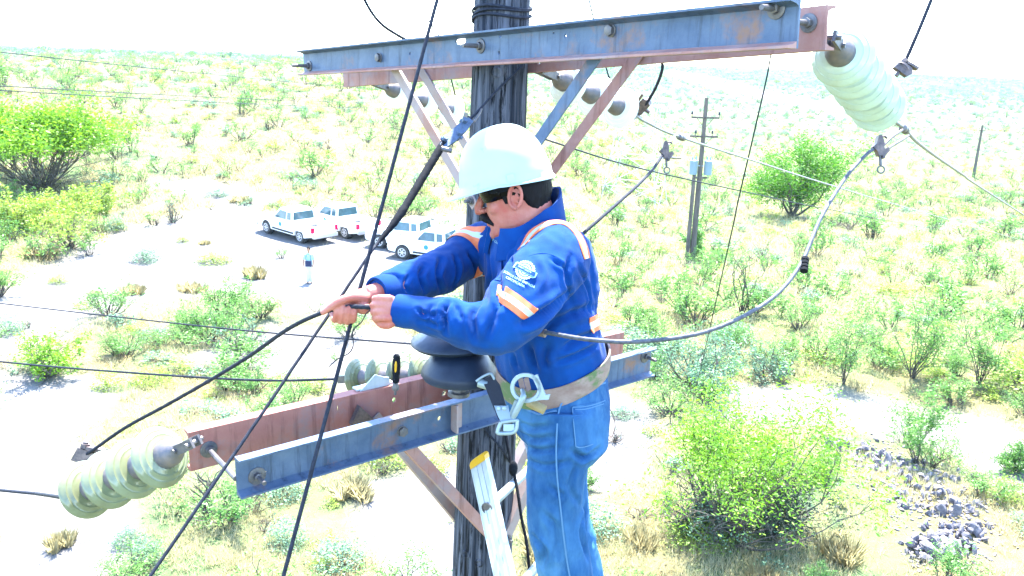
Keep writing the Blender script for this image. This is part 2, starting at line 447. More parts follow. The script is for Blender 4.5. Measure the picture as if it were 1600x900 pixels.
def shrub_mesh(name, kind, seed, n=500, hi=False):
    """A unit shrub about 1 m high and 1 m wide at the origin, ONE mesh: stems and leaves."""
    rng = np.random.default_rng(seed); st, tips = MB(), []
    lv, lf = np.zeros((0, 3)), np.zeros((0, 4), int)
    if kind == 'green':            # fan of upright wands, small leaves near the tips
        for _ in range(14 if hi else 9):
            a = rng.uniform(0, 6.28); t = rng.uniform(.1, .75)
            branch(st, rng, (.06 * math.cos(a), .06 * math.sin(a), 0), (math.sin(t) * math.cos(a), math.sin(t) * math.sin(a), math.cos(t)), rng.uniform(.45, .7), .012, 1, tips, .16, .1, 4, (2, 4), .5)
        T = np.array(tips); T = T[T[:, 2] > .25]
        T = T[rng.integers(0, len(T), n // 3)]
        lv, lf = leaves(T, rng, .05 if hi else .085, .7, 3, .045, .38)
    elif kind in ('sage', 'olive'):  # dense low mound
        for _ in range(10):
            a = rng.uniform(0, 6.28); t = rng.uniform(.2, 1.25)
            branch(st, rng, (0, 0, 0), (math.sin(t) * math.cos(a), math.sin(t) * math.sin(a), math.cos(t)), rng.uniform(.3, .5), .012, 1, tips, .2, .08, 3, (2, 4), .6)
        c = rng.normal(0, 1, (max(14, n // 26), 3)); c /= np.linalg.norm(c, axis=1)[:, None]; c[:, 2] = np.abs(c[:, 2])
        c = c * (.5, .5, .72) * rng.uniform(.55, 1.0, (len(c), 1)) + (0, 0, .08)
        lv, lf = leaves(c, rng, .06 if hi else .1, .6, 26, .09, .4)
        lv[:, 2] = np.abs(lv[:, 2])
    elif kind == 'twig':           # bare dead shrub
        for _ in range(11 if hi else 8):
            a = rng.uniform(0, 6.28); t = rng.uniform(.15, 1.0)
            branch(st, rng, (0, 0, 0), (math.sin(t) * math.cos(a), math.sin(t) * math.sin(a), math.cos(t)), rng.uniform(.4, .6), .016, 2, tips, .22, .1, 4, (2, 4), .6)
        lv, lf = leaves(np.array(tips)[rng.integers(0, len(tips), n // 10)], rng, .06, .6, 1, .05, .35)
    elif kind == 'grass':          # dry tussock
        k = n // 2; a = rng.uniform(0, 6.28, k); r = np.sqrt(rng.uniform(0, 1, k)) * .1; lean = rng.uniform(.05, .75, k)
        tc = rng.uniform(-.36, .36, (11, 2)); tc[0] = 0; tc = tc[rng.integers(0, 11, k)]
        b0 = np.stack([r * np.cos(a) + tc[:, 0], r * np.sin(a) + tc[:, 1], np.zeros(k)], 1)
        d = np.stack([np.sin(lean) * np.cos(a), np.sin(lean) * np.sin(a), np.cos(lean)], 1) * rng.uniform(.3, 1.0, (k, 1)) * (.42, .42, 1)
        w = np.stack([-np.sin(a), np.cos(a), np.zeros(k)], 1) * (.0045 if hi else .009)
        mid = b0 + d * .55; tip = b0 + d + np.stack([np.cos(a), np.sin(a), -np.ones(k)], 1) * .05
        tip[:, 2] = np.maximum(tip[:, 2], .03)
        lv = np.stack([b0 - w, b0 + w, mid + w * .8, tip, mid - w * .8], 1).reshape(-1, 3)
        lf = np.arange(5 * k).reshape(-1, 5)
    mb = MB()
    if st.v:
        v, f = st.arrays(); mb.add(v, f, 0)
    if len(lv): mb.add(lv, lf, 1)
    v, f = mb.arrays()
    me = bpy.data.meshes.new(name); me.from_pydata(v.tolist(), [], f)
    leaf = {'green': M_LEAF_GREEN, 'sage': M_LEAF_SAGE, 'olive': M_LEAF_OLIVE, 'twig': M_LEAF_SAGE, 'grass': M_LEAF_DRY}[kind]
    for m_ in (M_STEM, leaf): me.materials.append(m_)
    me.polygons.foreach_set('material_index', mb.m)
    me.polygons.foreach_set('use_smooth', [True] * len(me.polygons))
    return me
SHRUB = {k: [shrub_mesh(k, k, 100 * i + j, nn) for j in range(c)]
         for i, (k, c, nn) in enumerate((('green', 7, 420), ('sage', 5, 420), ('olive', 5, 420), ('twig', 4, 200), ('grass', 4, 520)))}
SHRUB_HI = {k: [shrub_mesh(k, k, 7000 + 100 * i + j, nn, True) for j in range(3)]
            for i, (k, nn) in enumerate((('green', 1500), ('sage', 1700), ('olive', 1700), ('twig', 500), ('grass', 1300)))}
# ---------------------------------------------------------------- materials of the line hardware
M_WOOD = mat('weathered_pole_wood', (.010, .014, .024), .85, streak=((.003, .004, .007), 60, .5, .6), col2=(.15, .16, .2), scale=30, stretch=(1, 1, .03), lo=.36, hi=.72,
             bump=.02, bscale=44, bstretch=(1, 1, .03), third=(.004, .004, .006), tscale=13, tlo=.57, thi=.62, spec=.2)
M_STEEL = mat('galvanised_steel', (.036, .066, .125), .55, .2, col2=(.08, .117, .185), scale=11, stretch=(1, 1, 1), lo=.3, hi=.7,
              third=(.17, .09, .06), tscale=4, tlo=.55, thi=.68, streak=((.022, .035, .06), 34, .52, .72), bump=.0012, bscale=60)
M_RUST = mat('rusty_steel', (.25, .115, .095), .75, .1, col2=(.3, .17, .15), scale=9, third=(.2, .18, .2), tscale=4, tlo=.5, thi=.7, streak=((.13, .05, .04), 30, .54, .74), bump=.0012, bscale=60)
M_RED = mat('red_rusted_steel', (.24, .085, .07), .75, .1, col2=(.29, .13, .105), scale=7, third=(.17, .13, .14), tscale=3.5, tlo=.52, thi=.68, streak=((.11, .035, .03), 28, .52, .72), bump=.0012, bscale=60)
M_BRACE = mat('rust_streaked_brace', (.23, .17, .16), .7, .15, col2=(.27, .23, .235), scale=10, third=(.25, .13, .1), tscale=5, tlo=.5, thi=.66)
M_BOLT = mat('dull_bolt_steel', (.07, .07, .085), .5, .5, col2=(.14, .13, .13), scale=40)
M_GLASS = mat('pale_green_insulator_glass', (.2, .235, .14), .14, col2=(.14, .15, .08), scale=6, trans=.12, ior=1.5)
M_SUNLIT_AQUA = mat('sunlit_aqua_insulator_glass', (.42, .52, .44), .14, col2=(.34, .4, .28), scale=6, trans=.12)  # lighter copy of the green glass, with bright sunlight put into its colour
M_SUNLIT_WHITE = mat('sunlit_white_insulator_glass', (.7, .74, .7), .15, col2=(.62, .68, .6), scale=6, trans=.1)  # green glass painted near white to stand in for sun glare
M_CAP = mat('insulator_cap_zinc', (.085, .085, .1), .55, .3, col2=(.15, .125, .115), scale=30, bump=.001)
M_CABLE = mat('stranded_cable', (.008, .010, .018), .75, .0, spec=.2, col2=(.02, .024, .036), scale=60)
M_ALU = mat('stranded_aluminium_cable', (.14, .145, .155), .5, .4, col2=(.21, .21, .22), scale=50)
M_MID = mat('weathered_aluminium_cable', (.04, .045, .06), .6, .2, col2=(.09, .095, .11), scale=70, spec=.3)
M_BLACK = mat('black_grip_rubber', (.004, .005, .008), .85, spec=.12, col2=(.010, .012, .016), scale=60, bump=.001)
M_PORC = mat('dark_grey_porcelain', (.007, .014, .032), .42, spec=.3, col2=(.018, .03, .058), scale=9, lo=.3, hi=.8, bump=.0008)
M_ALRAIL = mat('ladder_aluminium', (.3, .34, .36), .42, .3, col2=(.4, .44, .46), scale=18, stretch=(1, 1, .1))
M_YELLOW = mat('yellow_plastic', (.5, .27, .004), .45)
M_DARKMETAL = mat('dark_clamp_bronze', (.06, .05, .055), .5, .5, col2=(.16, .12, .11), scale=40)

# ---------------------------------------------------------------- the pole in the foreground
_PM = at(779, 170, 2.93); POLE_LEAN = .011
def pole_axis(z): return np.array([_PM[0] + (z - _PM[2]) * POLE_LEAN, _PM[1], z])
def pole_r(z): return np.interp(z, [0, 8.4, 10.6, 11.9], [.155, .122, .096, .088])
_pg = on_ground(_PM[0], _PM[1])
pole = thing('utility_pole', pole_axis(_pg[2]), 'weathered wooden pole in the foreground with two pairs of steel crossarms and braces', 'utility pole')
mb = MB(); rings = []
_zs = np.concatenate([np.linspace(-.6, 8, 20), np.linspace(8.05, 11.9, 110)])
for z in _zs:
    a = np.arange(48) / 48 * 2 * math.pi; r = pole_r(z); c = pole_axis(z)
    rr = np.array([r * (1 + .012 * noise.noise(Vector((math.cos(t) * 2, math.sin(t) * 2, z * .7))) - .03 * max(0, noise.noise(Vector((math.cos(t) * 7, math.sin(t) * 7, z * .35 + 9))) - .28)) for t in a])
    rings.append(np.stack([c[0] + rr * np.cos(a), c[1] + rr * np.sin(a), np.full(48, c[2])], 1))
mb.loft(rings); shaft = mb.build('shaft', M_WOOD, pole, 60)
for (kx, ky) in ((775, 113), (748, 880), (728, 866), (793, 330)):          # knots in the wood
    d0 = ray(kx, ky); c = None
    bv = BVHTree.FromPolygons(*[list(map(tuple, rings[0]))] + [[(0, 1, 2)]]) if False else None
    for t in np.linspace(2.4, 4.2, 900):
        p = cO + d0 * t; ax = pole_axis(p[2])
        if np.hypot(*(p - ax)[:2]) < pole_r(p[2]): c = p; break
    if c is not None:
        n = nz((c - pole_axis(c[2])) * (1, 1, 0))
        k = MB(); k.lathe(c - n * .004, n, [(0, .022), (.007, .018), (.009, .013), (.006, .009), (.005, .004), (.0045, 0)], 14, ref=(0, 0, 1))
        k.build('knot', M_WOOD, pole, 60)

def plane_hit(px, py, q, n):
    d = ray(px, py); return cO + d * (((q - cO) @ n) / (d @ n))
class Channel:
    """A rolled steel channel: web between two ends, flanges toward fdir."""
    def __init__(s, la, ra, off, n, h, fl, flip=1):
        """la/ra: photo pixels of the web's lower corners; off from the pole axis along n (horizontal, toward the camera)."""
        s.n = nz(n); s.fd = s.n * flip; s.q = pole_axis(10) + s.n * off
        s.A, s.B = plane_hit(*la, s.q, s.n), plane_hit(*ra, s.q, s.n)
        s.d = nz(s.B - s.A); s.up = nz(np.cross(s.d, s.n)); s.up *= np.sign(s.up[2])
        s.L = np.linalg.norm(s.B - s.A); s.h, s.fl = h, fl
    def tv(s, px, py):
        p = plane_hit(px, py, s.q, s.n) - s.A; return p @ s.d, p @ s.up
    def pt(s, t, v, w=0): return s.A + s.d * t + s.up * v + s.fd * w
    def make(s, material, holes=(), label=None):
        t = .007; mb = MB(); hs = []
        for (cx, cy, rx, ry) in holes:
            if rx > ry * 1.3 or True:
                k = 12; hs.append([(cx + rx * math.cos(a), cy + ry * math.sin(a)) for a in np.arange(k)[::-1] * 2 * math.pi / k])
        mb.plate(s.A, s.d, s.up, s.fd, [(0, 0), (s.L, 0), (s.L, s.h), (0, s.h)], hs, t)
        for v0, sg in ((0, 1), (s.h, -1)):   # tapered flanges
            prof = [(t + .0002, 0), (s.fl, 0), (s.fl, sg * .006), (t + .012, sg * .010), (t + .0002, sg * .016)]
            ring = lambda tt: [s.pt(tt, v0 + b, a) for a, b in prof]
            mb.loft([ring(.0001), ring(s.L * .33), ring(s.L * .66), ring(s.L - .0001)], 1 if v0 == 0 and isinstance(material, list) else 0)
        o = mb.build('crossarm', material, pole, 30)
        if label: o['label'] = label
        s.obj = o; return o
    def bolt(s, px, py, rod=.03, head=.013, rr=.0075, washer=.024, side=1, tv=None):
        t, v = tv or s.tv(px, py)
        p = s.pt(t, v, .0072 if side > 0 else -.0002); ax = s.fd * side
        m_ = MB()
        m_.lathe(p, ax, [(0, washer), (.003, washer), (.004, washer * .9)], 16)
        m_.lathe(p + ax * .004, ax, [(0, head), (.011, head), (.012, head * .85)], 6)
        if rod: m_.tube([p + ax * .014, p + ax * (.014 + rod * .5), p + ax * (.014 + rod)], [rr, rr, rr * .9], 10)
        return m_.build('bolt', M_BOLT, s.obj, 35)

# upper pair: runs away to the left; lower pair at right angles to it
_a = rad(50); D_UP = np.array([math.cos(_a), -math.sin(_a), 0]); N_UP = np.array([D_UP[1], -D_UP[0], 0])
D_LO = np.array([.78, .626, 0]); D_LO /= np.linalg.norm(D_LO); N_LO = np.array([D_LO[1], -D_LO[0], 0])
UF = Channel((478, 118), (1247, 76), .108, N_UP, .108, .042)
hl = [UF.tv(722, 64) + (.03, .013), UF.tv(784, 56) + (.0065, .0075), UF.tv(782, 83) + (.0065, .0075), UF.tv(643, 84) + (.006, .006), UF.tv(886, 57) + (.005, .006), UF.tv(868, 52) + (.0035, .0035)]
UF.make([M_STEEL, M_RUST], hl, 'grey galvanised channel at the front of the upper pair')  # lower flange: real rust, its orange also standing in for ground bounce
for b in ((754, 72, .06), (486, 103, .07), (1216, 14, .045)): UF.bolt(*b)
for b in ((596, 90), (958, 48)): UF.bolt(*b, rod=0, head=.016, washer=.018)
UR = Channel((537, 136), (1289, 78), -.108, N_UP, .108, .042, -1)
UR.make(M_RUST, [UR.tv(842, 98) + (.006, .006)], 'rusty channel at the back of the upper pair')
UR.bolt(1264, 36, .05, side=-1)
LF = Channel((370, 773), (1013, 584), .118, N_LO, .126, .037)
LF.make(M_STEEL, [LF.tv(685, 653) + (.008, .009), (.09, .05, .004, .004)], 'grey streaked channel at the front of the lower pair')
for b in ((400, 742, .045), (1006, 556, .05)): LF.bolt(*b, washer=.028)
LF.bolt(626, 672, rod=0, head=.018, washer=.019)
LR = Channel((298, 737), (972, 562), -.118, N_LO, .134, .045, -1)
LR.make(M_RED, [LR.tv(616, 625) + (.008, .011), LR.tv(694, 615) + (.012, .011), LR.tv(528, 638) + (.003, .012)], 'red rusted channel at the back of the lower pair')
t_, v_ = LR.tv(326, 702)
mb = MB(); p = LR.pt(t_, v_, -.0002); q = p + N_LO * .236
mb.lathe(p, N_LO, [(0, .028), (.003, .028), (.004, .025)], 18)
mb.lathe(p + N_LO * .004, N_LO, [(0, .015), (.014, .015)], 6)
mb.tube([p + N_LO * .004, (p + q) / 2, q], .0085, 10)
mb.build('bolt', M_BOLT, LR.obj)
mb = MB(); t_, v_ = LR.tv(562, 645)                                     # dark bracket stub bolted to the rear channel
mb.plate(LR.pt(t_ - .045, v_ - .04, -.001), D_LO, LR.up, N_LO, [(0, .012), (.035, .075), (.1, .0), (.03, -.004)], (), .022)
mb.build('bracket', M_DARKMETAL, LR.obj, 0)
mb = MB(); t_, v_ = LF.tv(704, 648)                                     # upright stiffener between the flanges
mb.box(LF.pt(t_, LF.h / 2, .027), LF.d * .004, LF.up * (LF.h / 2 - .011), LF.fd * .0185)
mb.box(LF.pt(t_ + .02, LF.h / 2, .0105), LF.d * .02, LF.up * (LF.h / 2 - .0145), LF.fd * .003)
mb.build('stiffener', M_BRACE, LF.obj, 0)

def angle_iron(mb, p, q, w, face, t=.005, w2=None):
    p, q = V(p), V(q); d = nz(q - p); f = nz(face - d * (d @ face)); s_ = np.cross(d, f)
    w2 = w2 or w
    mb.box((p + q) / 2, (q - p) / 2, s_ * w / 2, f * t / 2)
    mb.box((p + q) / 2 + s_ * (w / 2 - t / 2) - f * (w2 / 2 + t / 2), (q - p) / 2, s_ * t / 2, f * w2 / 2)
def bolt_at(mb, p, n, r=.012):
    mb.lathe(p, n, [(0, r * 1.5), (.003, r * 1.5)], 14); mb.lathe(V(p) + n * .003, n, [(0, r), (.01, r)], 6)
    mb.tube([V(p) + n * .012, V(p) + n * .03], r * .55, 8)
def brace(ch, ppx, tpx, off, material, tube_r=.02, w=.04, label=None):
    """From the channel's underside at pixel ppx to the pole's side at pixel tpx."""
    p = plane_hit(*ppx, ch.q + ch.n * off, ch.n); q = plane_hit(*tpx, ch.q + ch.n * (off * .2), ch.n)
    m_ = MB(); angle_iron(m_, p, q, w, ch.n); o = m_.build('brace', material, pole, 0)
    m_ = MB(); e = q - nz(q - p) * .025 + ch.n * .0028; bolt_at(m_, e, ch.n, .011); m_.build('bolt', M_BOLT, o, 35)
    return o
brace(UF, (606, 90), (742, 322), -.008, M_BRACE)
brace(UR, (642, 84), (752, 268), .008, M_BRACE)
brace(UF, (950, 62), (812, 262), -.008, M_STEEL)
brace(UR, (1020, 54), (852, 282), .008, M_RUST)
brace(LF, (632, 690), (770, 838), -.008, M_RUST)
brace(LR, (586, 650), (722, 815), .008, M_BRACE)
brace(LF, (900, 600), (788, 850), -.008, M_BRACE)
brace(LR, (880, 590), (776, 800), .008, M_BRACE)
# wire wrapped round the head of the pole, and a thin dark line slanting down it
mb = MB()
for k, (z, tilt) in enumerate(((10.632, .012), (10.646, .02), (10.66, .010))):
    a = np.linspace(0, 2 * math.pi, 41); c = pole_axis(z); r = pole_r(z) + .005
    mb.tube(np.stack([c[0] + r * np.cos(a), c[1] + r * np.sin(a), z + tilt * np.cos(a + .6) + .01 * np.sin(2 * a)], 1), .0045, 6)
mb.build('wire_wrap', M_CABLE, pole, 60)
def pole_hit(px, py, lift=0.):
    d0 = ray(px, py)
    for t in np.linspace(2.3, 4.5, 2200):
        p = cO + d0 * t; ax = pole_axis(p[2])
        if np.hypot(*(p - ax)[:2]) < pole_r(p[2]) + lift: return p
    return at(px, py, 3.0)
mb = MB(); mb.tube(smooth_path([pole_hit(x, y, .006) for x, y in ((748, 655), (762, 676), (784, 702), (797, 722))], 20), .004, 6)
mb.build('thin_dark_line', M_CABLE, pole, 60)

# ---------------------------------------------------------------- insulator strings
def disc_profile(R):
    return [(.000, R * .34), (.003, R * .5), (.0035, R * .52), (.006, R * .6), (.0075, R * .66), (.007, R * .68), (.012, R * .76), (.0155, R * .82), (.015, R * .84), (.022, R * .92), (.026, R * .985), (.031, R), (.034, R * .97), (.032, R * .9), (.027, R * .86),
            (.035, R * .78), (.036, R * .74), (.026, R * .68), (.037, R * .58), (.037, R * .54), (.026, R * .46), (.038, R * .36), (.04, R * .3), (.03, R * .22)]
def cap_profile(R):
    return [(-.074, R * .14), (-.070, R * .2), (-.048, R * .24), (-.034, R * .38), (-.022, R * .44), (.0, R * .46), (.008, R * .47), (.012, R * .40)]
def insulator_string(a, b, n, R, label, first=.35, last=None, group='glass insulator strings', clevis=True, sep=None, glass=None):
    a, b = V(a), V(b); ax = nz(b - a); L = np.linalg.norm(b - a); sep = sep or L / (n + .6)
    root = thing('insulator_string', a, label, 'insulator', group)
    for i in range(n):
        c = a + ax * (sep * (i + first) + .06)
        g = MB(); g.lathe(c, ax, disc_profile(R), 44); go = g.build('glass_disc', glass or M_GLASS, root, 50)
        k = MB(); k.lathe(c, ax, cap_profile(R), 24); k.tube([c + ax * .045, c + ax * (sep - .058)], R * .11, 10); k.build('metal_cap', M_CAP, go, 40)
    m_ = MB(); s_ = nz(np.cross(ax, (0, 0, 1))); u_ = np.cross(s_, ax)
    p0 = a + ax * (sep * first + .0); back = a - ax * .03
    for sg in (-1, 1):
        m_.box((p0 + back) / 2 + s_ * sg * .014, (p0 - back) / 2, s_ * .004, u_ * .014)
    m_.tube([back + ax * .012 - s_ * .03, back + ax * .012 + s_ * .03], .007, 8); m_.tube([p0 - s_ * .026, p0 + s_ * .026], .007, 8)
    m_.build('clevis', M_BOLT, root, 30)
    e = a + ax * (sep * (n - 1 + first) + .1); m_ = MB()
    m_.tube([e, e + ax * .05], .011, 8); m_.box(e + ax * .075, ax * .035, s_ * .012, u_ * .016); m_.build('end_fitting', M_BOLT, root, 30)
    return e + ax * .1
E_D = insulator_string(at(296, 694, 2.24), at(88, 786, 2.56), 4, .087, 'string of four glass discs hung from the end of the lower rusty crossarm', sep=.121)
E_C = insulator_string(at(1299, 62, 2.12), at(1386, 186, 2.75), 5, .083, 'string of glass discs hanging from the near end of the upper crossarm', sep=.118, glass=M_SUNLIT_AQUA)
E_E = insulator_string(at(700, 582, 3.2), at(522, 593, 3.55), 4, .083, 'string of glass discs lying behind the lower crossarms beside the screwdriver', sep=.115)
E_A = insulator_string(at(586, 130, 3.9), at(752, 190, 4.6), 3, .083, 'string of glass discs painted sunlit white behind the far left end of the upper crossarms', sep=.21, glass=M_SUNLIT_WHITE)
E_B = insulator_string(at(850, 112, 2.95), at(1000, 183, 3.5), 3, .083, 'string of glass discs painted sunlit white behind the pole and right hand braces', sep=.19, glass=M_SUNLIT_WHITE)

# dark porcelain insulator under the man's forearm
_pb = at(718, 582, 2.60)
post = thing('porcelain_insulator', _pb, 'dark grey porcelain insulator with two wide sheds under the forearm', 'insulator')
_ax = nz(V((.02, .05, 1)))
mb = MB(); mb.lathe(_pb, _ax, [(-.02, .06), (-.02, .112), (-.006, .121), (.012, .117), (.04, .098), (.064, .082), (.07, .05), (.062, .045), (.0, .05)], 48)
mb.build('shed', M_PORC, post, 50)
mb = MB(); _pc = at(709, 531, 2.60); mb.lathe(_pc, nz(V((-.04, .05, 1))), [(-.016, .05), (-.020, .120), (-.008, .134), (.004, .131), (.022, .10), (.045, .06), (.07, .05), (.07, .0)], 48)
mb.build('shed', M_PORC, post, 50)
mb = MB(); mb.tube([_pb - _ax * .04, _pb + _ax * .16], .03, 16); mb.build('core', M_PORC, post, 50)
mb = MB(); mb.lathe(_pb - _ax * .075, _ax, [(0, .035), (.012, .035), (.014, .022), (.07, .022)], 16); mb.build('pin', M_BOLT, post, 40)

# ---------------------------------------------------------------- screwdriver stuck upright in the bracket, and that bracket
_sb, _st = at(618, 604, 2.86), at(620, 552, 2.83)
sd = thing('screwdriver', _sb, 'black and yellow handled screwdriver standing on the lower crossarm', 'screwdriver')
_ax = nz(_st - _sb); _L = np.linalg.norm(_st - _sb)
mb = MB(); mb.lathe(_sb, _ax, [(.014, .006), (.016, .0115), (.024, .0125), (.036, .0105), (.05, .0135), (.075, .0145), (.1, .013), (.112, .0115), (.117, .007)], 20, ref=cR); mb.build('handle', M_BLACK, sd, 50)
mb = MB(); c = _sb + _ax * .072 - cF * .0115; mb.sphere(c, 1, 14, 10, sc=(.0055, .026, .004), axes=(cR, _ax, cF)); mb.build('grip_inlay', M_YELLOW, sd, 60)
mb = MB(); mb.tube([_sb - _ax * .03, _sb + _ax * .016], .0045, 8); mb.lathe(_sb, _ax, [(-.012, .011), (-.006, .0125), (0, .0125), (.012, .009)], 12); mb.build('shank', M_BOLT, sd, 40)
mb = MB(); t_, v_ = LR.tv(598, 612); o_ = LR.pt(t_, LR.h + .0005, .012)
_up = LR.up
mb.plate(o_ - LR.d * .085, LR.d, _up, LR.fd, [(0, 0), (.125, 0), (.118, .03), (.1, .034), (.062, .052)], (), .005)
mb.box(o_ - LR.d * .02 + LR.fd * .024 + _up * .0035, LR.d * .075, LR.fd * .018, _up * .0028)
mb.build('bracket', M_ALRAIL, LR.obj, 0)

# ---------------------------------------------------------------- cables
def cable(name, path, r, material, label, cat, group=None, seg=8, lobes=0, pitch=.06, amp=.2):
    P = np.asarray(path); o = thing(name, P[0], label, cat, group)
    m_ = MB(); m_.tube(P, r, seg, lobes=lobes, pitch=pitch, amp=amp); m_.build('strand', material, o, 180 if not lobes else 60)
    return o
def clamp3(root, a, b, w, bolts=3, name='clamp'):
    """Flat three bolt clamp from a to b."""
    a, b = V(a), V(b); d = nz(b - a); f = nz(cF - d * (cF @ d)); s_ = np.cross(d, f); L = np.linalg.norm(b - a)
    m_ = MB(); prof = [(-.5, 0), (-.5, .3), (-.2, .5), (.2, .5), (.5, .3), (.5, 0)]
    for sg in (-1, 1):
        m_.plate((a + b) / 2 - f * .006, d, s_ * sg, f, [(x * L, y * w) for x, y in prof], (), .012)
    for i in range(bolts):
        c = a + d * L * (i + .5) / bolts + s_ * w * .28 * (1 if i % 2 else -1)
        m_.lathe(c - f * .02, f, [(0, .009), (.04, .009)], 6); m_.tube([c - s_ * w * .4, c + s_ * w * .45], .006, 8)
    return m_.build(name, M_STEEL, root, 25)
# two guys crossing in front
g1a, g1b = at(786, -380, 2.5), at(443, 900, 2.02); dG = nz(g1b - g1a)
tz = (0 - g1a[2]) / dG[2]; foot = g1a + dG * tz
g1 = cable('guy_wire', smooth_path([g1a, at(683, 0, 2.33), at(568, 430, 2.17), g1b, g1b + dG * 1.5, foot], 240), .0056, M_CABLE, 'thick stranded guy cable running steeply past the outstretched hands', 'guy cable', 'guy cables', 10, 5, .05)
p0 = pole_hit(815, 104, .004)
g2pts = [p0, at(776, 142, 2.79), at(735, 186, 2.72), at(690, 228, 2.62), at(626, 334, 2.45), at(590, 380, 2.38), at(566, 414, 2.33), at(400, 660, 2.1), at(235, 900, 1.93)]
dG = nz(g2pts[-1] - g2pts[-2]); foot2 = g2pts[-1] + dG * 3
g2 = cable('guy_wire', smooth_path(g2pts + [foot2], 240), .0046, M_CABLE, 'guy cable with bolted clamp and black grip, tied to the pole above the hat', 'guy cable', 'guy cables', 10, 5, .05)
mb = MB(); gp = smooth_path([at(x, y, d) for x, y, d in ((694, 222, 2.63), (660, 278, 2.54), (626, 334, 2.45), (592, 378, 2.385))], 60)
mb.tube(gp, np.interp(np.linspace(0, 1, 60), [0, .1, .45, .6, .63, .8, .95, 1], [.012, .014, .0135, .012, .0145, .011, .008, .006]), 10, lobes=4, pitch=.09, amp=.18); mb.build('grip', M_BLACK, g2, 60)
clamp3(g2, at(735, 188, 2.712), at(690, 230, 2.612), .034)
mb = MB(); mb.tube([at(690, 232, 2.6), at(706, 236, 2.6)], .008, 8); mb.tube([at(741, 190, 2.72), at(750, 176, 2.74), at(752, 170, 2.75)], .004, 6); mb.build('bolt', M_BOLT, g2, 30)

# the jumper that he handles
J = [(132, 712, 2.90), (150, 700, 2.86), (196, 668, 2.8), (260, 633, 2.70), (330, 593, 2.56), (390, 556, 2.45), (450, 514, 2.28), (500, 490, 2.17), (540, 480, 2.115), (575, 480, 2.085), (610, 482, 2.075), (650, 491, 2.12),
     (720, 505, 2.2), (790, 511, 2.18), (815, 513, 2.12), (845, 518, 2.085), (925, 531, 2.0), (1010, 533, 2.0), (1110, 516, 2.05), (1200, 471, 2.15), (1250, 415, 2.25), (1282, 342, 2.36), (1322, 277, 2.5), (1352, 243, 2.58), (1366, 232, 2.62)]
jp = smooth_path([at(*q) for q in J], 420)
_cut = int(np.argmin(np.abs(jp[:, 0] - at(838, 516, 2.095)[0]) + (np.arange(len(jp)) < 200) * 9))
jumper = cable('jumper_cable', jp[:_cut + 1], .0062, M_CABLE, 'long drooping stranded jumper held in both hands and passing under the elbow', 'cable', None, 20, 4, .075, .22)
mb = MB(); mb.tube(jp[_cut:], .0058, 20, lobes=4, pitch=.075, amp=.22); mb.build('strand', M_MID, jumper, 60)['label'] = 'paler aluminium half of the jumper'
mb = MB(); mb.tube(smooth_path([at(812, 512, 2.12), at(830, 516, 2.1), at(852, 521, 2.08)], 8), .011, 10); mb.build('splice_sleeve', M_DARKMETAL, jumper, 50)
mb = MB(); c = smooth_path([at(1256, 425, 2.235), at(1258, 405, 2.262)], 30)
for k in range(4): mb.lathe(c[k * 8 + 2], nz(c[-1] - c[0]), [(0, .0105), (.008, .0105)], 12)
mb.build('wire_tie', M_BLACK, jumper, 40)
def parallel_clamp(root, c, d, s=1., material=None, label=None):
    """Small bolted clamp holding a cable end: two jaws, bolt and nut."""
    d = nz(d); f = nz(cF - d * (cF @ d)); w = np.cross(d, f); m_ = MB()
    m_.plate(c - d * .03 * s - f * .01 * s, d, w, f, [(0, -.012 * s), (.05 * s, -.018 * s), (.062 * s, 0), (.05 * s, .014 * s), (.01 * s, .02 * s)], (), .02 * s)
    m_.tube([c - w * .03 * s - d * .008 * s, c + w * .034 * s - d * .008 * s], .006 * s, 8); m_.lathe(c + w * .02 * s - d * .008 * s, w, [(0, .011 * s), (.01 * s, .011 * s)], 6)
    m_.box(c + d * .02 * s + w * .022 * s, d * .02 * s, w * .004 * s, f * .012 * s)
    return m_.build('clamp', material or M_DARKMETAL, root, 25)
parallel_clamp(jumper, at(135, 714, 2.9), at(160, 714, 2.9) - at(130, 708, 2.9), 1.5)

def hot_clamp(px, py, d, s, label, ends):
    """Hot line clamp: body, screw with an eye ring, jaw hook and the wire stirrup it hangs from."""
    c = at(px, py, d); k = d / FPX
    root = thing('line_clamp', c, label, 'clamp', 'clamps with eye rings on wire stirrups')
    P = lambda x, y, z=0.: c + (x * s * cR - y * s * cU) * k + cF * z
    m_ = MB()
    m_.plate(P(0, 0) - cF * .012, cR * k * s, -cU * k * s, cF, [(-12, -2), (-6, -8), (-3, -20), (2, -21), (5, -12), (6, 2), (4, 12), (-3, 12), (-5, 5)], (), .024)
    m_.plate(P(4, 6) - cF * .008, cR * k * s, -cU * k * s, cF, [(0, -4), (9, -8), (11, -2), (4, 6), (3, 10), (-1, 10)], (), .016)
    m_.build('body', M_DARKMETAL, root, 25)
    m_ = MB(); m_.tube(smooth_path([P(2, -17), P(8, -19), P(12, -16)], 10), .0035, 8); m_.build('jaw', M_DARKMETAL, root, 60)
    m_ = MB(); m_.tube([P(1, 8), P(2, 26)], .005, 8)
    a = np.linspace(0, 2 * math.pi, 25); e = P(2.5, 33)
    m_.tube(np.array([e + (math.cos(t) * cR + math.sin(t) * cU) * 5.5 * s * k for t in a]), .0028, 8); m_.build('eye_screw', M_BOLT, root, 60)
    m_ = MB()
    for pth in ends: m_.tube(smooth_path([at(*q) for q in pth], 14), .0042, 8)
    m_.build('stirrup', M_DARKMETAL, root, 60)
    return root
hot_clamp(1374, 232, 2.62, 1.0, 'bronze clamp with eye ring at the end of the drooping jumper', [[(1376, 232, 2.62), (1392, 216, 2.66), (1410, 203, 2.72)], [(1386, 233, 2.62), (1404, 222, 2.68), (1420, 212, 2.74)]])
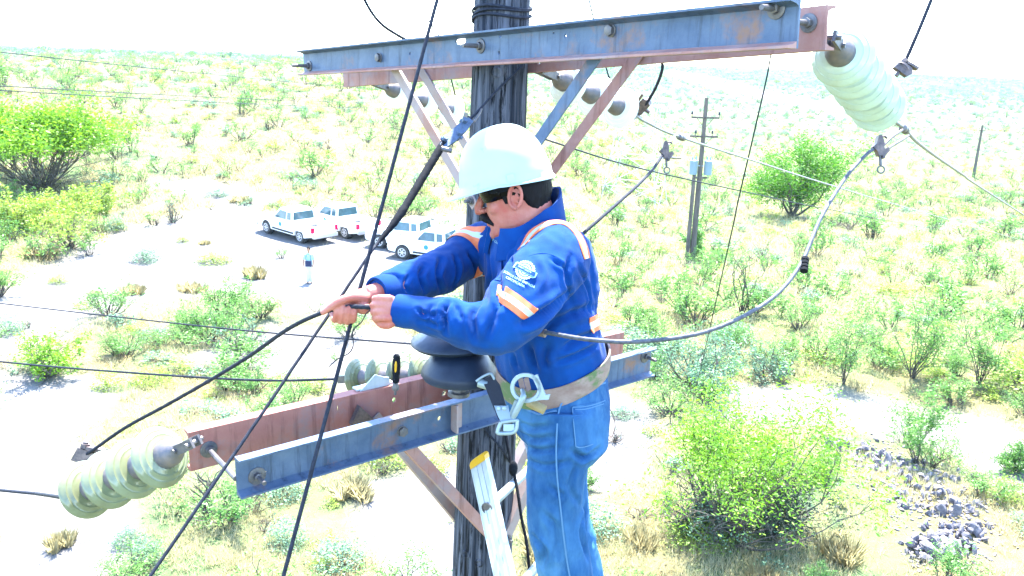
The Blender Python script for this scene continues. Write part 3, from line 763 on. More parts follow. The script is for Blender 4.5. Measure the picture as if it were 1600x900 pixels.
hot_clamp(1040, 238, 3.3, .85, 'bronze clamp with eye ring above the shorter jumper near the distant pole', [[(1040, 234, 3.3), (1048, 220, 3.45), (1055, 212, 3.56)], [(1046, 246, 3.3), (1062, 247, 3.4), (1065, 244, 3.44), (1072, 222, 3.6)]])
j2 = cable('jumper_cable', smooth_path([at(1036, 241, 3.3), at(1022, 262, 3.2), at(1000, 286, 3.05), (at(960, 322, 2.85)), at(912, 364, 2.7), at(860, 410, 2.66), at(830, 470, 2.72)], 120), .0062, M_CABLE, 'shorter jumper running from its clamp down behind the back of the shirt', 'cable', None, 10, 5, .05)
j3 = cable('jumper_cable', smooth_path([at(993, 182, 3.55), at(1006, 168, 3.5), at(1022, 142, 3.4), at(1033, 115, 3.3), at(1034, 96, 3.25), at(1020, 70, 3.2)], 60), .0068, M_CABLE, 'short jumper curving up from a clamp to the underside of the upper crossarm', 'cable', None, 10, 5, .05)
parallel_clamp(j3, at(1005, 165, 3.5), at(1020, 145, 3.4) - at(995, 180, 3.5), 1.3)
parallel_clamp(j3, at(996, 176, 3.54), at(1010, 165, 3.5) - at(990, 186, 3.54), 1.0, M_BOLT)

# conductors leaving to the right
def conductor(path, r, label, material=M_ALU, grp='conductors leaving from the insulator strings', n=90, fit=None):
    o = cable('conductor_wire', smooth_path(path, n), r, material, label, 'wire', grp, 8)
    for c, d in (fit or ()):
        m_ = MB(); d = nz(d); m_.lathe(V(c) - d * .03, d, [(0, .009), (.004, .014), (.024, .014), (.028, .010), (.034, .010), (.038, .014), (.06, .013), (.062, .008)], 12); m_.build('connector', M_BOLT, o, 40)
    return o
pC = [E_C, at(1412, 200, 2.85), at(1438, 226, 3.1), at(1500, 270, 4.0), at(1595, 333, 7), at(1720, 412, 24)]
conductor(pC, .0062, 'conductor descending from the disc string at the near end of the upper crossarm', fit=[(at(1413, 202, 2.86), at(1440, 226, 3.1) - at(1400, 187, 2.7))])
pB = [E_B, at(1010, 191, 3.6), at(1062, 214, 3.9), at(1180, 252, 5.2), at(1310, 293, 8), at(1447, 333, 15), at(1620, 382, 40)]
conductor(pB, .0058, 'conductor with a clamp sleeve descending from the disc string behind the pole', fit=[(at(1064, 215, 3.91), at(1100, 227, 4.2) - at(1040, 206, 3.8))])
pA = [E_A, at(840, 214, 5.2), at(1000, 263, 7), at(1180, 303, 10), at(1310, 330, 15), at(1480, 362, 40)]
conductor(pA, .006, 'conductor passing behind the hard hat from the far disc string', M_CABLE)
# conductors leaving to the left
conductor([E_D, at(60, 772, 3.2), at(0, 766, 3.6), at(-300, 738, 6), at(-900, 690, 16)], .0068, 'conductor from the four disc string at the bottom left corner', M_CABLE)
conductor([E_E, at(400, 594, 3.8), at(200, 582, 4.2), at(0, 565, 4.8), at(-300, 532, 6), at(-900, 460, 12)], .0056, 'conductor leaving the string behind the lower crossarms, lower of the two at the left edge', M_CABLE)
conductor([at(770, 546, 3.3), at(640, 537, 3.6), at(400, 518, 4.2), at(200, 497, 4.9), at(0, 474, 5.7), at(-300, 440, 8), at(-900, 380, 16)], .0042, 'thin conductor passing behind the cuffs to the left edge', M_CABLE)
# thin tie wire dangling from the hands
cable('tie_wire', smooth_path([at(583, 481, 2.07), at(572, 490, 2.08), at(566, 502, 2.09), at(556, 511, 2.1), at(551, 518, 2.1), at(552, 538, 2.11), at(547, 550, 2.12), at(536, 557, 2.13), at(526, 562, 2.14), at(514, 573, 2.15)], 80), .0014, M_CABLE, 'thin kinked tie wire dangling from the hands', 'wire')
# wires at the top of the frame
up1 = cable('hanging_cable', smooth_path([at(1470, -40, 2.9), at(1455, 0, 2.9), at(1432, 56, 2.9), at(1410, 106, 2.9)], 40), .0068, M_CABLE, 'loose cable hanging from above with a clamp on its end', 'cable')
parallel_clamp(up1, at(1411, 108, 2.9), at(1418, 112, 2.9) - at(1404, 104, 2.9), 1.1)
mb = MB(); mb.tube(smooth_path([at(1400, 104, 2.9), at(1406, 98, 2.89), at(1414, 101, 2.88), at(1420, 109, 2.88)], 12), .003, 6); mb.build('bail', M_DARKMETAL, up1, 60)
up2 = cable('overhead_wire', smooth_path([at(560, -30, 3.6), at(570, 0, 3.65), at(584, 24, 3.7), at(600, 41, 3.75), at(625, 57, 3.85), at(650, 70, 3.95)], 40), .007, M_CABLE, 'curved cable coming down from the sky behind the far end of the upper crossarm', 'cable')
cable('overhead_wire', [at(630, -30, 5), at(648, 0, 5), at(690, 62, 5.1), at(712, 152, 5.4)], .0045, M_CABLE, 'thin straight wire behind the left part of the upper crossarm', 'wire')
cable('overhead_wire', smooth_path([at(914, -30, 5), at(924, 15, 5), at(940, 80, 5), at(952, 123, 5)], 20), .005, M_CABLE, 'thin wire dropping behind the upper crossarm between the right hand braces', 'wire')
_e = ground_at(1080, 640)
cable('overhead_wire', smooth_path([at(1215, -30, 6), at(1204, 88, 6), at(1180, 200, 6.3), at(1152, 320, 7), at(1128, 430, 9), _e], 60), .0062, M_CABLE, 'slender wire sloping from the upper crossarm to the bushes', 'wire')

# ---------------------------------------------------------------- ladder
lt, lb = at(747, 722, 2.86), at(786, 900, 2.64)
ld = nz(lb - lt); Lz = (lt[2] - terrain(lb[0], lb[1] - 1.5)) / -ld[2]
lfoot = lt + ld * Lz
ladder = thing('extension_ladder', lfoot, 'aluminium ladder with a yellow capped rail leaning on the pole beside the jeans', 'ladder')
rung_d = nz(V((.45, .89, 0))); face_n = nz(np.cross(ld, rung_d)); 
side = rung_d
wv = nz(np.cross(ld, side))                # across the rail, seen face on
if wv @ cR < 0: wv = -wv
for k, off in enumerate((0, .40)):
    sgn = -1 if k == 0 else 1
    o_ = lt + rung_d * off; m_ = MB(); holes = []
    web = .068
    c_prof = [(-web / 2, 0), (-web / 2, -.03 * sgn * -1)]
    m_.box(o_ + ld * Lz / 2, ld * Lz / 2, wv * web / 2, side * .002)
    for sg in (-1, 1):
        m_.box(o_ + ld * Lz / 2 + wv * sg * (web / 2 + .0022) - side * sgn * .0095, ld * Lz / 2, wv * .002, side * .013)
    for sg in (-.3, .3): m_.box(o_ + ld * Lz / 2 + wv * sg * web / 2 * 1.2 + side * sgn * .003, ld * Lz / 2, wv * .0035, side * .0012)
    m_.build('rail', M_ALRAIL, ladder, 0)
    m_ = MB(); m_.loft([[o_ - ld * h + wv * a * w + side * b for a, b in ((-1, -.005), (1, -.005), (1, .025), (-1, .025))] for h, w in ((-.008, .0385), (.008, .0385), (.015, .033), (.019, .024))])
    m_.build('end_cap', M_YELLOW, ladder, 30)
nr_ = int(Lz / .305)
for i in range(nr_):
    c = lt + ld * (.165 + .305 * i); m_ = MB()
    m_.tube([c - side * .006, c + side * .39], .017, 14, flat=.85); 
    ro = m_.build('rung', M_ALRAIL, ladder, 50)
    if i < 4:
        m_ = MB(); m_.lathe(c - side * .0062, -side, [(0, .0205), (.003, .0205), (.0035, .017), (-.004, .0155), (-.004, 0)], 20); m_.build('rung_end', M_BOLT, ro, 40)
# black rope hanging beside the ladder
rp = smooth_path([at(785, 650, 3.0), at(797, 716, 2.96), at(803, 738, 2.93), at(809, 770, 2.9), at(815, 810, 2.88), at(823, 850, 2.86), at(827, 900, 2.84), at(828, 1000, 2.8)], 90)
rope = cable('hanging_rope', rp, .0062, M_BLACK, 'black braided rope hanging between the ladder and the jeans', 'rope', None, 8, 3, .04, .3)
mb = MB(); mb.sphere(at(802, 732, 2.93), .02, 10, 8, sc=(.8, .8, 1.5)); mb.build('knot', M_BLACK, rope, 60)
# ---------------------------------------------------------------- pickups on the parking place
M_PAINT = mat('white_vehicle_paint', (.78, .78, .78), .25, col2=(.72, .7, .67), scale=1.2, spec=.6)
M_VGLASS = mat('tinted_vehicle_glass', (.03, .06, .07), .06, col2=(.05, .1, .12), scale=2)
M_TYRE = mat('dusty_tyre', (.02, .02, .022), .9, col2=(.07, .065, .06), scale=20)
M_RIM = mat('silver_rim', (.5, .5, .5), .4, .5)
M_TRIM = mat('black_trim', (.02, .02, .022), .6)
M_TAIL = mat('red_tail_light', (.62, .005, .06), .25)
M_LOGO = mat('teal_door_emblem', (.02, .2, .24), .5)
def make_pickup(label):
    """Origin on the ground under the middle of the rear axle; front toward +X, left side toward +Y."""
    root = thing('pickup_truck', (0, 0, 0), label, 'pickup truck', 'white pickups parked on the pale ground')
    W, WB, r = .9, 3.2, .37
    def arch(cx, n=9, R=.46):
        return [(cx + R * math.cos(a), .36 + R * math.sin(a)) for a in np.linspace(math.pi, 0, n)]
    prof = [(-1.15, .52), (-.47, .36)] + arch(0)[1:-1] + [(.47, .36), (WB - .47, .36)] + arch(WB)[1:-1] + [(WB + .47, .36), (WB + .86, .42),
            (WB + .92, .62), (WB + .88, .86), (WB + .74, .98), (WB + .2, 1.07), (WB - .55, 1.12), (1.0, 1.1), (.72, 1.09), (.7, .7), (-1.08, .7), (-1.16, .68)]
    def side(pr, y, inset):
        c = np.array([[np.mean([p[0] for p in pr]), .75]]); q = np.array(pr); q = c + (q - c) * (1 - inset)
        return [(a, y, b) for a, b in q]
    mb = MB(); k = len(prof)
    rings = [side(prof, y, i) for y, i in ((-W + .0, .03), (-W + .05, .006), (-.62, 0), (.62, 0), (W - .05, .006), (W, .03))]
    V_ = np.concatenate([np.array(q) for q in rings]); fs = [(i * k + j, i * k + (j + 1) % k, (i + 1) * k + (j + 1) % k, (i + 1) * k + j) for i in range(5) for j in range(k)]
    for i in (0, 5):
        tr = tessellate_polygon([[Vector((p[0], p[2], 0)) for p in rings[i]]])
        fs += [tuple(i * k + q for q in t) for t in tr]
    mb.add(V_, fs); body = mb.build('body', M_PAINT, root, 30)
    def shell(x0b, x0t, x1b, x1t, zb, zt, wb, wt):
        m_ = MB(); R = lambda x0, x1, z, w: [(x0, -w, z), (x1, -w, z), (x1, w, z), (x0, w, z)]
        rg = [R(x0b, x1b, zb, wb), R(x0b * .97 + x0t * .03, x1b * .97 + x1t * .03, zb + .02, wb), R(x0t * .9 + x0b * .1, x1t * .9 + x1b * .1, zt - .05, wt + .03), R(x0t, x1t, zt - .01, wt), R(x0t + .1, x1t - .12, zt + .02, wt - .12)]
        m_.loft(rg); return m_
    cab = shell(.72, .82, 2.62, 1.95, 1.05, 1.74, .86, .7).build('cab', M_PAINT, root, 30)
    for sg in (-1, 1):
        m_ = MB(); m_.box((-.21, sg * .855, .89), (.92, 0, 0), (0, .038, 0), (0, 0, .2)); m_.box((-.21, sg * .85, 1.1), (.93, 0, 0), (0, .052, 0), (0, 0, .018)); m_.build('bed_side', M_PAINT, root, 0)
    m_ = MB(); m_.box((-1.13, 0, .88), (.03, 0, 0), (0, .815, 0), (0, 0, .2)); m_.box((-1.166, 0, 1.0), (.008, 0, 0), (0, .12, 0), (0, 0, .03)); m_.build('tailgate', M_PAINT, root, 0)
    m_ = MB(); m_.box((-.2, 0, .712), (.88, 0, 0), (0, .8, 0), (0, 0, .008)); m_.build('bed_floor', M_TRIM, root, 0)  # dark floor plate of the open bed
    def win(name, pts, parent, y0=.868, y1=.738, zb=1.1, zt=1.69):
        for sg in (-1, 1):
            m_ = MB(); q = []
            for x, z in pts:
                w = np.interp(z, [zb, zt], [y0, y1]); q.append((x, sg * w, z))
            inner = [(a, b - sg * .03, c) for a, b, c in q]
            m_.loft([inner, q]); m_.build(name, M_VGLASS, parent, 0)
    win('door_window', [(1.3, 1.16), (2.38, 1.16), (1.96, 1.6), (1.36, 1.6)], cab)
    win('rear_window', [(.86, 1.2), (1.2, 1.17), (1.25, 1.58), (.92, 1.58)], cab)
    def quad(name, q, n, m_, parent, t=.02):
        a = np.array(q, float); mm = MB(); mm.loft([a - V(n) * t, a + V(n) * .006]); return mm.build(name, m_, parent, 0)
    f = lambda s_, w, z: (2.62 + (1.95 - 2.62) * s_ + .012, w, z)
    quad('windscreen', [f(.1, -.76, 1.13), f(.1, .76, 1.13), f(.85, .64, 1.64), f(.85, -.64, 1.64)], (.6, 0, .7), M_VGLASS, cab)
    quad('back_window', [(.735, -.74, 1.18), (.735, .74, 1.18), (.795, .66, 1.62), (.795, -.66, 1.62)], (-1, 0, .14), M_VGLASS, cab)
    for cx in (0, WB):
        for sg in (-1, 1):
            m_ = MB(); o_ = (cx, sg * .66, r); m_.lathe(o_, (0, sg, 0), [(0, r - .13), (0, r - .02), (.03, r), (.19, r), (.225, r - .03), (.235, r - .12)], 28)
            ty = m_.build('wheel', M_TYRE, root, 40)
            m_ = MB(); m_.lathe(o_, (0, sg, 0), [(.17, r - .13), (.238, r - .13), (.242, r - .16), (.215, r - .2), (.21, .09), (.235, .07), (.24, .03)], 20)
            for a in np.linspace(0, 2 * math.pi, 6, endpoint=False):
                m_.box((cx + math.cos(a) * .14, sg * .885, r + math.sin(a) * .14), (math.cos(a) * .08, 0, math.sin(a) * .08), (0, .014, 0), (-math.sin(a) * .028, 0, math.cos(a) * .028))
            m_.build('rim', M_RIM, ty, 40)
            m_ = MB(); m_.lathe((cx, sg * .6, .37), (0, sg, 0), [(0, .44), (.2, .44)], 24); m_.build('wheel_well', M_TRIM, root, 40)
    for sg in (-1, 1):
        m_ = MB(); m_.box((-1.125, sg * .82, .93), (.06, 0, 0), (0, .085, 0), (0, 0, .15)); m_.build('tail_light', M_TAIL, root, 0)
        m_ = MB(); m_.box((WB + .8, sg * .7, .8), (.09, 0, 0), (0, .16, 0), (0, 0, .08)); m_.build('headlight', M_RIM, root, 0)
        m_ = MB(); m_.box((2.3, sg * .98, 1.2), (.06, 0, 0), (0, .1, 0), (0, 0, .09)); m_.build('wing_mirror', M_PAINT, root, 0)
        m_ = MB(); m_.lathe((1.78, sg * .9, .82), (0, sg, 0), [(-.01, .13), (.004, .13), (.0045, .06)], 18); m_.build('door_emblem', M_LOGO, root, 0)
        m_ = MB(); m_.box((1.55, sg * .9, .48), (1.0, 0, 0), (0, .02, 0), (0, 0, .05)); m_.build('sill', M_TRIM, root, 0)
        m_ = MB()
        for x in (1.22, 2.42): m_.box((x, sg * .893, .8), (.008, 0, 0), (0, .012, 0), (0, 0, .28))
        m_.build('door_seam', M_TRIM, root, 0)
    m_ = MB(); m_.box((-1.2, 0, .55), (.09, 0, 0), (0, .84, 0), (0, 0, .09)); m_.build('rear_bumper', M_RIM, root, 0)
    m_ = MB(); m_.box((WB + .9, 0, .5), (.06, 0, 0), (0, .84, 0), (0, 0, .13)); m_.build('front_bumper', M_TRIM, root, 0)
    m_ = MB(); m_.box((WB + .88, 0, .78), (.03, 0, 0), (0, .5, 0), (0, 0, .1)); m_.build('grille', M_TRIM, root, 0)
    m_ = MB(); m_.box((1.2, 0, .4), (2.1, 0, 0), (0, .5, 0), (0, 0, .1)); m_.build('chassis', M_TRIM, root, 0)
    return root
def place_truck(root, wheel_px, heading):
    """wheel_px: photo pixel under the (left rear or left front) wheel; heading in degrees from +X; which: offset of that wheel."""
    (px, py, which) = wheel_px; p = ground_at(px, py); h = rad(heading)
    fw, lf = V((math.cos(h), math.sin(h), 0)), V((-math.sin(h), math.cos(h), 0))
    o = p - lf * .88 - fw * (3.2 if which == 'front' else 0)
    a, b = on_ground(*(o)[:2]), on_ground(*(o + fw * 3.2)[:2])
    root.location = (a[0], a[1], a[2]); root.rotation_euler = (0, -math.atan2(b[2] - a[2], 3.2), h)
truck = make_pickup('nearest white pickup of the parked row, its red tail light toward us')
place_truck(truck, (468, 380, 'rear'), 141)
for (px, py, w), hd, lab in (((538, 373, 'rear'), 141, 'white pickup standing just beyond the nearest one, its own tail light showing'),
                             ((592, 388, 'front'), 160, 'white pickup with its bonnet behind the crossing guy cables'),
                             ((628, 405, 'front'), 160, 'white pickup with a steel wheel and door emblem above the sleeve cuff'),
                             ((700, 402, 'front'), 160, 'white pickup half hidden by the orange banded sleeve')):
    c = copy_tree(truck); c['label'] = lab; place_truck(c, (px, py, w), hd)

# ---------------------------------------------------------------- poles and mast in the distance
M_POLE2 = mat('dark_distant_pole_wood', (.05, .04, .035), .85, col2=(.12, .1, .085), scale=6, stretch=(1, 1, .1))
M_TRANS = mat('grey_transformer_paint', (.16, .22, .26), .5, .1)
M_MAST = mat('zinc_lattice_steel', (.42, .44, .45), .5, .3)
def distant_pole(base_px, top_py, arms, label, r=.13, trans=(), dist=None):
    b = ground_at(*base_px) if dist is None else None
    if b is None:
        q = at(*base_px, dist); b = on_ground(q[0], q[1])
    d = project(b)[2]; H = max(3., (project(b)[1] - top_py) * d / FPX * 1.03)
    root = thing('utility_pole', b, label, 'utility pole')
    m_ = MB(); m_.tube([b - (0, 0, .5), b + (0, 0, H * .5), b + (0, 0, H)], [r * 1.25, r, r * .75], 12); m_.build('shaft', M_POLE2, root, 60)
    for (h, L, ins) in arms:
        c = b + (0, 0, H * h) + (0, -.14, 0); m_ = MB(); m_.box(c, (L, 0, 0), (0, .05, 0), (0, 0, .055)); ao = m_.build('crossarm', M_POLE2, root, 0)
        for x in ins:
            m_ = MB(); m_.lathe(c + (x * L, 0, .05), (0, 0, 1), [(0, .02), (.12, .02), (.13, .07), (.17, .08), (.2, .05), (.26, .06), (.3, .03)], 10); m_.build('insulator', M_PORC, ao, 40)
        if L > .6:
            for s_ in (-1, 1):
                m_ = MB(); m_.tube([c + (s_ * L * .6, 0, -.04), c + (0, .02, -.6)], .02, 5); m_.build('brace', M_POLE2, ao, 0)
    for (h, x) in trans:
        c = b + (x, -.1, H * h); m_ = MB(); m_.lathe(c, (0, 0, 1), [(-.42, .2), (-.4, .23), (.36, .23), (.4, .24), (.42, .2), (.46, .05)], 18)
        for s_ in (-1, 1): m_.lathe(c + (s_ * .1, -.05, .42), (0, 0, 1), [(0, .03), (.05, .05), (.12, .04), (.25, .02)], 8)
        m_.box(c - (x * .5, 0, -.1), (abs(x) * .5, 0, 0), (0, .03, 0), (0, 0, .03)); m_.build('transformer', M_TRANS, root, 40)
    return root, b, H
_p1, _b1, _H1 = distant_pole((1081, 410), 166, [(.885, .8, (-.97, .97)), (.775, .8, (-.6, .6)), (.53, .42, ())], 'dark pole with two crossarms and two grey transformers in the scrub', .15, [(.59, -.42), (.59, .42)])
distant_pole((1521, 276), 199, [(.9, .5, (-.9, .9))], 'slim far pole with one small crossarm on the plain', .2)
m_ = MB(); b = _b1 + V((-.33, -.05, 0)); m_.tube([b - (0, 0, .3), b + (0, 0, 5.3)], [.13, .11], 10); so = m_.build('stub_pole', M_POLE2, _p1, 60)
# lattice mast
_tb = ground_at(990, 322); _td = project(_tb)[2]; _TH = 350 * _td / FPX
mast = thing('lattice_mast', _tb, 'pale steel lattice tower behind the upper crossarm', 'tower')
_w0, _w1 = 46 * _td / FPX, 12 * _td / FPX
def _leg(i, h):
    w = _w0 + (_w1 - _w0) * min(1., h / (_TH * .72)); sx, sy = ((-1, -1), (1, -1), (1, 1), (-1, 1))[i % 4]
    return _tb + V((sx * w * .9 + sy * w * .35, sy * w * .9 - sx * w * .35, h - .4))
for i in range(4):
    m_ = MB(); m_.tube([_leg(i, h) for h in np.linspace(0, _TH, 9)], .035, 5); m_.build('leg', M_MAST, mast, 0)
m_ = MB(); hs = np.concatenate([np.linspace(0, _TH * .72, 7), np.linspace(_TH * .72, _TH, 6)[1:]])
for a, b_ in zip(hs[:-1], hs[1:]):
    for i in range(4):
        m_.tube([_leg(i, a), _leg(i + 1, b_)], .02, 4); m_.tube([_leg(i + 1, a), _leg(i, b_)], .02, 4); m_.tube([_leg(i, b_), _leg(i + 1, b_)], .02, 4)
tag(m_.build('lattice', M_MAST, mast, 0), kind='stuff')
# far lines on the left: from beyond the frame edge to the hidden poles behind the tower
for k, (a, b_, lab) in enumerate((((0, 72), (492, 126), 'far line sloping across the horizon above the green tree'), ((0, 125), (492, 153), 'upper of two far lines across the hillside'),
                                  ((0, 132), (492, 161), 'lower of two far lines across the hillside'), ((0, 47), (480, 70), 'faint far line against the sky, highest at the left edge'))):
    p, q = at(*a, 26), at(*b_, 58); dd = q - p
    cable('far_line', sag(p - dd * .6, q + dd * .9, .25, 30), .017 if k < 3 else .012, M_CABLE, lab, 'wire', 'far lines', 5)

# ---------------------------------------------------------------- person on the pale ground
M_SHIRT2 = mat('pale_blue_shirt', (.3, .5, .55), .9, col2=(.38, .58, .62), scale=8)
M_SKIN2 = mat('tanned_skin', (.32, .17, .1), .6)
M_PANTS2 = mat('light_trousers', (.45, .43, .4), .9, col2=(.52, .5, .47), scale=8)
M_HAIR = mat('black_hair', (.002, .002, .003), .7, spec=.15, col2=(.006, .006, .008), scale=60, stretch=(1, 1, .2), bump=.002)
pp = ground_at(484, 442)
per = thing('person', pp, 'person in a pale blue shirt standing with their back turned by the bare track', 'person')
P = lambda x, y, z: pp + V((x, y, z))
mb = MB()
for s_ in (-1, 1):
    mb.tube([P(s_ * .09, 0, .03), P(s_ * .095, 0, .45), P(s_ * .09, 0, .9)], [.045, .06, .085], 10)
    mb.tube([P(s_ * .09, .05, .03), P(s_ * .1, -.12, .03)], [.04, .035], 8)
    mb.tube([P(s_ * .17, 0, 1.4), P(s_ * .24, -.02, 1.12), P(s_ * .22, -.14, .9), P(s_ * .2, -.17, .82)], [.05, .042, .034, .04], 8)
mb.tube([P(0, 0, .85), P(0, 0, 1.1), P(0, 0, 1.35), P(0, 0, 1.44)], [.14, .14, .16, .08], 14, flat=.65, up=(1, 0, 0))
mb.tube([P(0, 0, 1.4), P(0, -.01, 1.52)], .052, 10); mb.sphere(P(0, -.02, 1.62), 1, 14, 10, sc=(.075, .095, .115))
v, f = fuse(mb, .018, 2); b2 = MB(); b2.add(v, f); b2.build('body', M_SKIN2, per, 180, False)
mb = MB(); mb.tube([P(0, 0, .86), P(0, 0, 1.1), P(0, 0, 1.36), P(0, 0, 1.45)], [.165, .16, .18, .08], 16, flat=.68, up=(1, 0, 0))
for s_ in (-1, 1): mb.tube([P(s_ * .16, 0, 1.41), P(s_ * .24, -.01, 1.14)], [.07, .06], 10)
v, f = fuse(mb, .02, 2); b2 = MB(); b2.add(v, f); b2.build('shirt', M_SHIRT2, per, 180, False)
mb = MB(); mb.tube([P(0, 0, .94), P(0, 0, .78)], [.155, .16], 14, flat=.72, up=(1, 0, 0))
for s_ in (-1, 1): mb.tube([P(s_ * .09, 0, .06), P(s_ * .095, 0, .45), P(s_ * .085, 0, .88)], [.075, .085, .1], 10)
v, f = fuse(mb, .02, 2); b2 = MB(); b2.add(v, f); b2.build('trousers', M_PANTS2, per, 180, False)
mb = MB(); mb.sphere(P(0, -.0, 1.65), 1, 14, 10, sc=(.086, .1, .105)); mb.build('hair', M_HAIR, per, 180)
mb = MB(); mb.box(P(.02, -.2, .98), (.14, 0, 0), (0, .07, 0), (0, 0, .13)); mb.tube([P(.14, -.2, 1.1), P(.1, -.12, 1.4), P(-.1, -.1, 1.4), P(-.1, -.2, 1.1)], .014, 6)
v, f = mb.arrays(); b2 = MB(); b2.add(v, f); tag(b2.build('shoulder_bag', mat('navy_bag', (.012, .02, .06), .8), None, 0), 'dark navy bag held by the person in the pale shirt', 'bag')

# ---------------------------------------------------------------- trees
def tree(name, base, h, w, label, cat, seed, leaf, n=2600, stems=6, lean=.7, leaf_size=.12, crown=(.35, 1.0), group=None, sprig=10, stem_mat=None, spread=.12, flat_top=.0, r0=.05):
    """Several tapered stems that fork twice, and a crown of small leaf sprigs round the outer twigs."""
    rng = np.random.default_rng(seed); root = thing(name, base, label, cat, group)
    st, tips = MB(), []
    for k in range(stems):
        a = 2 * math.pi * k / stems + rng.uniform(-.5, .5); t = rng.uniform(.25, 1) * lean
        branch(st, rng, V((rng.normal(0, .05), rng.normal(0, .05), -.1)), (math.sin(t) * math.cos(a), math.sin(t) * math.sin(a), math.cos(t)), h * rng.uniform(.5, .68), r0, 2, tips, .2, .14, 5, (3, 5), .6, 6)
    T = np.array(tips); sc = max(1e-3, np.percentile(np.hypot(T[:, 0], T[:, 1]), 93)); sz = np.percentile(T[:, 2], 96)
    S = np.array([w / 2 / sc, w / 2 / sc, h * .93 / sz])
    sv, sf = st.arrays(); m_ = MB(); m_.add(sv * S + base, sf); m_.build('trunk', stem_mat or M_STEM, root, 60)
    T = T * S; T = T[T[:, 2] > crown[0] * h]
    if n:
        T = T[rng.integers(0, len(T), max(1, n // sprig))]
        if flat_top: T[:, 2] = T[:, 2] * (1 - flat_top) + flat_top * (h * (.62 + .3 * rng.uniform(0, 1, len(T))))
        lv, lf = leaves(T, rng, leaf_size, .5, sprig, spread * h, .36)
        m_ = MB(); m_.add(lv + base, lf); m_.build('crown', leaf, root, 0, False)
    return root
def px_size(p, wpx, hpx):
    d = project(p)[2]; return wpx * d / FPX, hpx * d / FPX
def tree_px(px, py, wpx, hpx, *a, **k):
    b = ground_at(px, py); w, h = px_size(b, wpx, hpx); return tree(a[0], b, h, w, *a[1:], **k)
tree_px(66, 296, 225, 128, 'mesquite_tree', 'bright green spreading tree with dark bare stems beneath, at the left edge', 'tree', 11, M_LEAF_BRIGHT, n=26000, stems=40, lean=1.35, leaf_size=.27, crown=(.5, 1), spread=.07, r0=.045, flat_top=.25)
tree_px(1238, 338, 140, 112, 'mesquite_tree', 'bright green round tree by the wires beyond the drooping jumper', 'tree', 12, M_LEAF_DEEP, n=20000, stems=7, lean=.95, leaf_size=.22, crown=(.28, 1), spread=.075, r0=.09)
tree_px(1136, 840, 290, 220, 'palo_verde_bush', 'large yellow green bush with a dark shaded heart near the rubble heap', 'bush', 13, M_LEAF_BRIGHT, n=13000, stems=24, lean=1.05, leaf_size=.095, crown=(.48, 1), spread=.06, r0=.03)
tree_px(1205, 836, 165, 105, 'dark_shrub', 'dark green leafy shrub in the shaded heart of the large yellow green bush', 'shrub', 33, M_LEAF_SHADE, n=5000, stems=14, lean=1.0, leaf_size=.08, crown=(.05, 1), spread=.09, r0=.02)  # this leaf mass and the next are added to darken the bush's interior
tree_px(1100, 838, 130, 70, 'dark_shrub', 'dark brown grey shrub under the near side of the large yellow green bush', 'shrub', 34, M_LEAF_SHADE, n=2200, stems=14, lean=1.1, leaf_size=.07, crown=(.05, 1), spread=.08, r0=.02)
tree_px(1130, 842, 190, 90, 'dead_shrub', 'tangled grey twiggy shrub in the shade of the large yellow green bush', 'shrub', 14, M_LEAF_SAGE, n=1500, stems=14, lean=1.2, leaf_size=.06, crown=(.1, 1), spread=.05, r0=.02)
tree_px(1240, 838, 120, 75, 'dead_shrub', 'pale dry branches leaning out beside the large yellow green bush', 'shrub', 15, M_LEAF_SAGE, n=700, stems=12, lean=1.2, leaf_size=.06, crown=(.1, 1), spread=.05, r0=.02, stem_mat=M_STEM_PALE)
tree_px(1083, 600, 150, 82, 'saltbush', 'dark grey green dense shrub behind the right end of the lower crossarm', 'shrub', 16, M_LEAF_SAGE, n=5200, stems=12, lean=1.1, leaf_size=.1, crown=(.1, 1), spread=.08, r0=.03)
tree_px(1203, 592, 90, 48, 'saltbush', 'low dark brown green shrub on the slope above the large bush', 'shrub', 17, M_LEAF_SAGE, n=2200, stems=10, lean=1.2, leaf_size=.09, crown=(.1, 1), spread=.08, r0=.03)
tree_px(1082, 405, 34, 60, 'small_tree', 'narrow green tree at the foot of the dark transformer pole', 'tree', 18, M_LEAF_GREEN, n=1500, stems=5, lean=.4, leaf_size=.22, crown=(.1, 1), spread=.05)
tree_px(1158, 492, 90, 120, 'bare_tree', 'thin dark leafless tree above the drooping jumper', 'tree', 19, M_LEAF_GREEN, n=900, stems=5, lean=.5, leaf_size=.09, crown=(.3, 1), spread=.05, r0=.045)
tree_px(323, 800, 74, 78, 'bare_tree', 'small dark leafless tree below the end of the rusty crossarm', 'tree', 20, M_LEAF_DRY, n=0, stems=3, lean=.75, r0=.055)
tree_px(1432, 725, 85, 118, 'small_tree', 'slender pale green sapling standing behind the rubble heap', 'tree', 21, M_LEAF_GREEN, n=2600, stems=6, lean=.5, leaf_size=.09, crown=(.3, 1), spread=.045, r0=.025)
tree_px(1588, 738, 50, 48, 'small_tree', 'dark green compact bush at the right hand edge', 'bush', 22, M_LEAF_GREEN, n=2600, stems=8, lean=.7, leaf_size=.08, crown=(.05, 1), spread=.06, r0=.02)
tree_px(1318, 600, 80, 150, 'wand_shrub', 'tall thin green wand shrub among the right hand scrub', 'shrub', 23, M_LEAF_GREEN, n=2400, stems=9, lean=.4, leaf_size=.1, crown=(.2, 1), spread=.04, r0=.03)
tree_px(1425, 590, 110, 130, 'wand_shrub', 'tall pale green wand shrub nearer the right edge', 'shrub', 24, M_LEAF_GREEN, n=2800, stems=10, lean=.55, leaf_size=.11, crown=(.2, 1), spread=.045, r0=.03)
tree_px(1530, 600, 90, 110, 'wand_shrub', 'pale green wand shrub over grey stones at the far right', 'shrub', 25, M_LEAF_GREEN, n=2000, stems=9, lean=.6, leaf_size=.11, crown=(.2, 1), spread=.045, r0=.03)
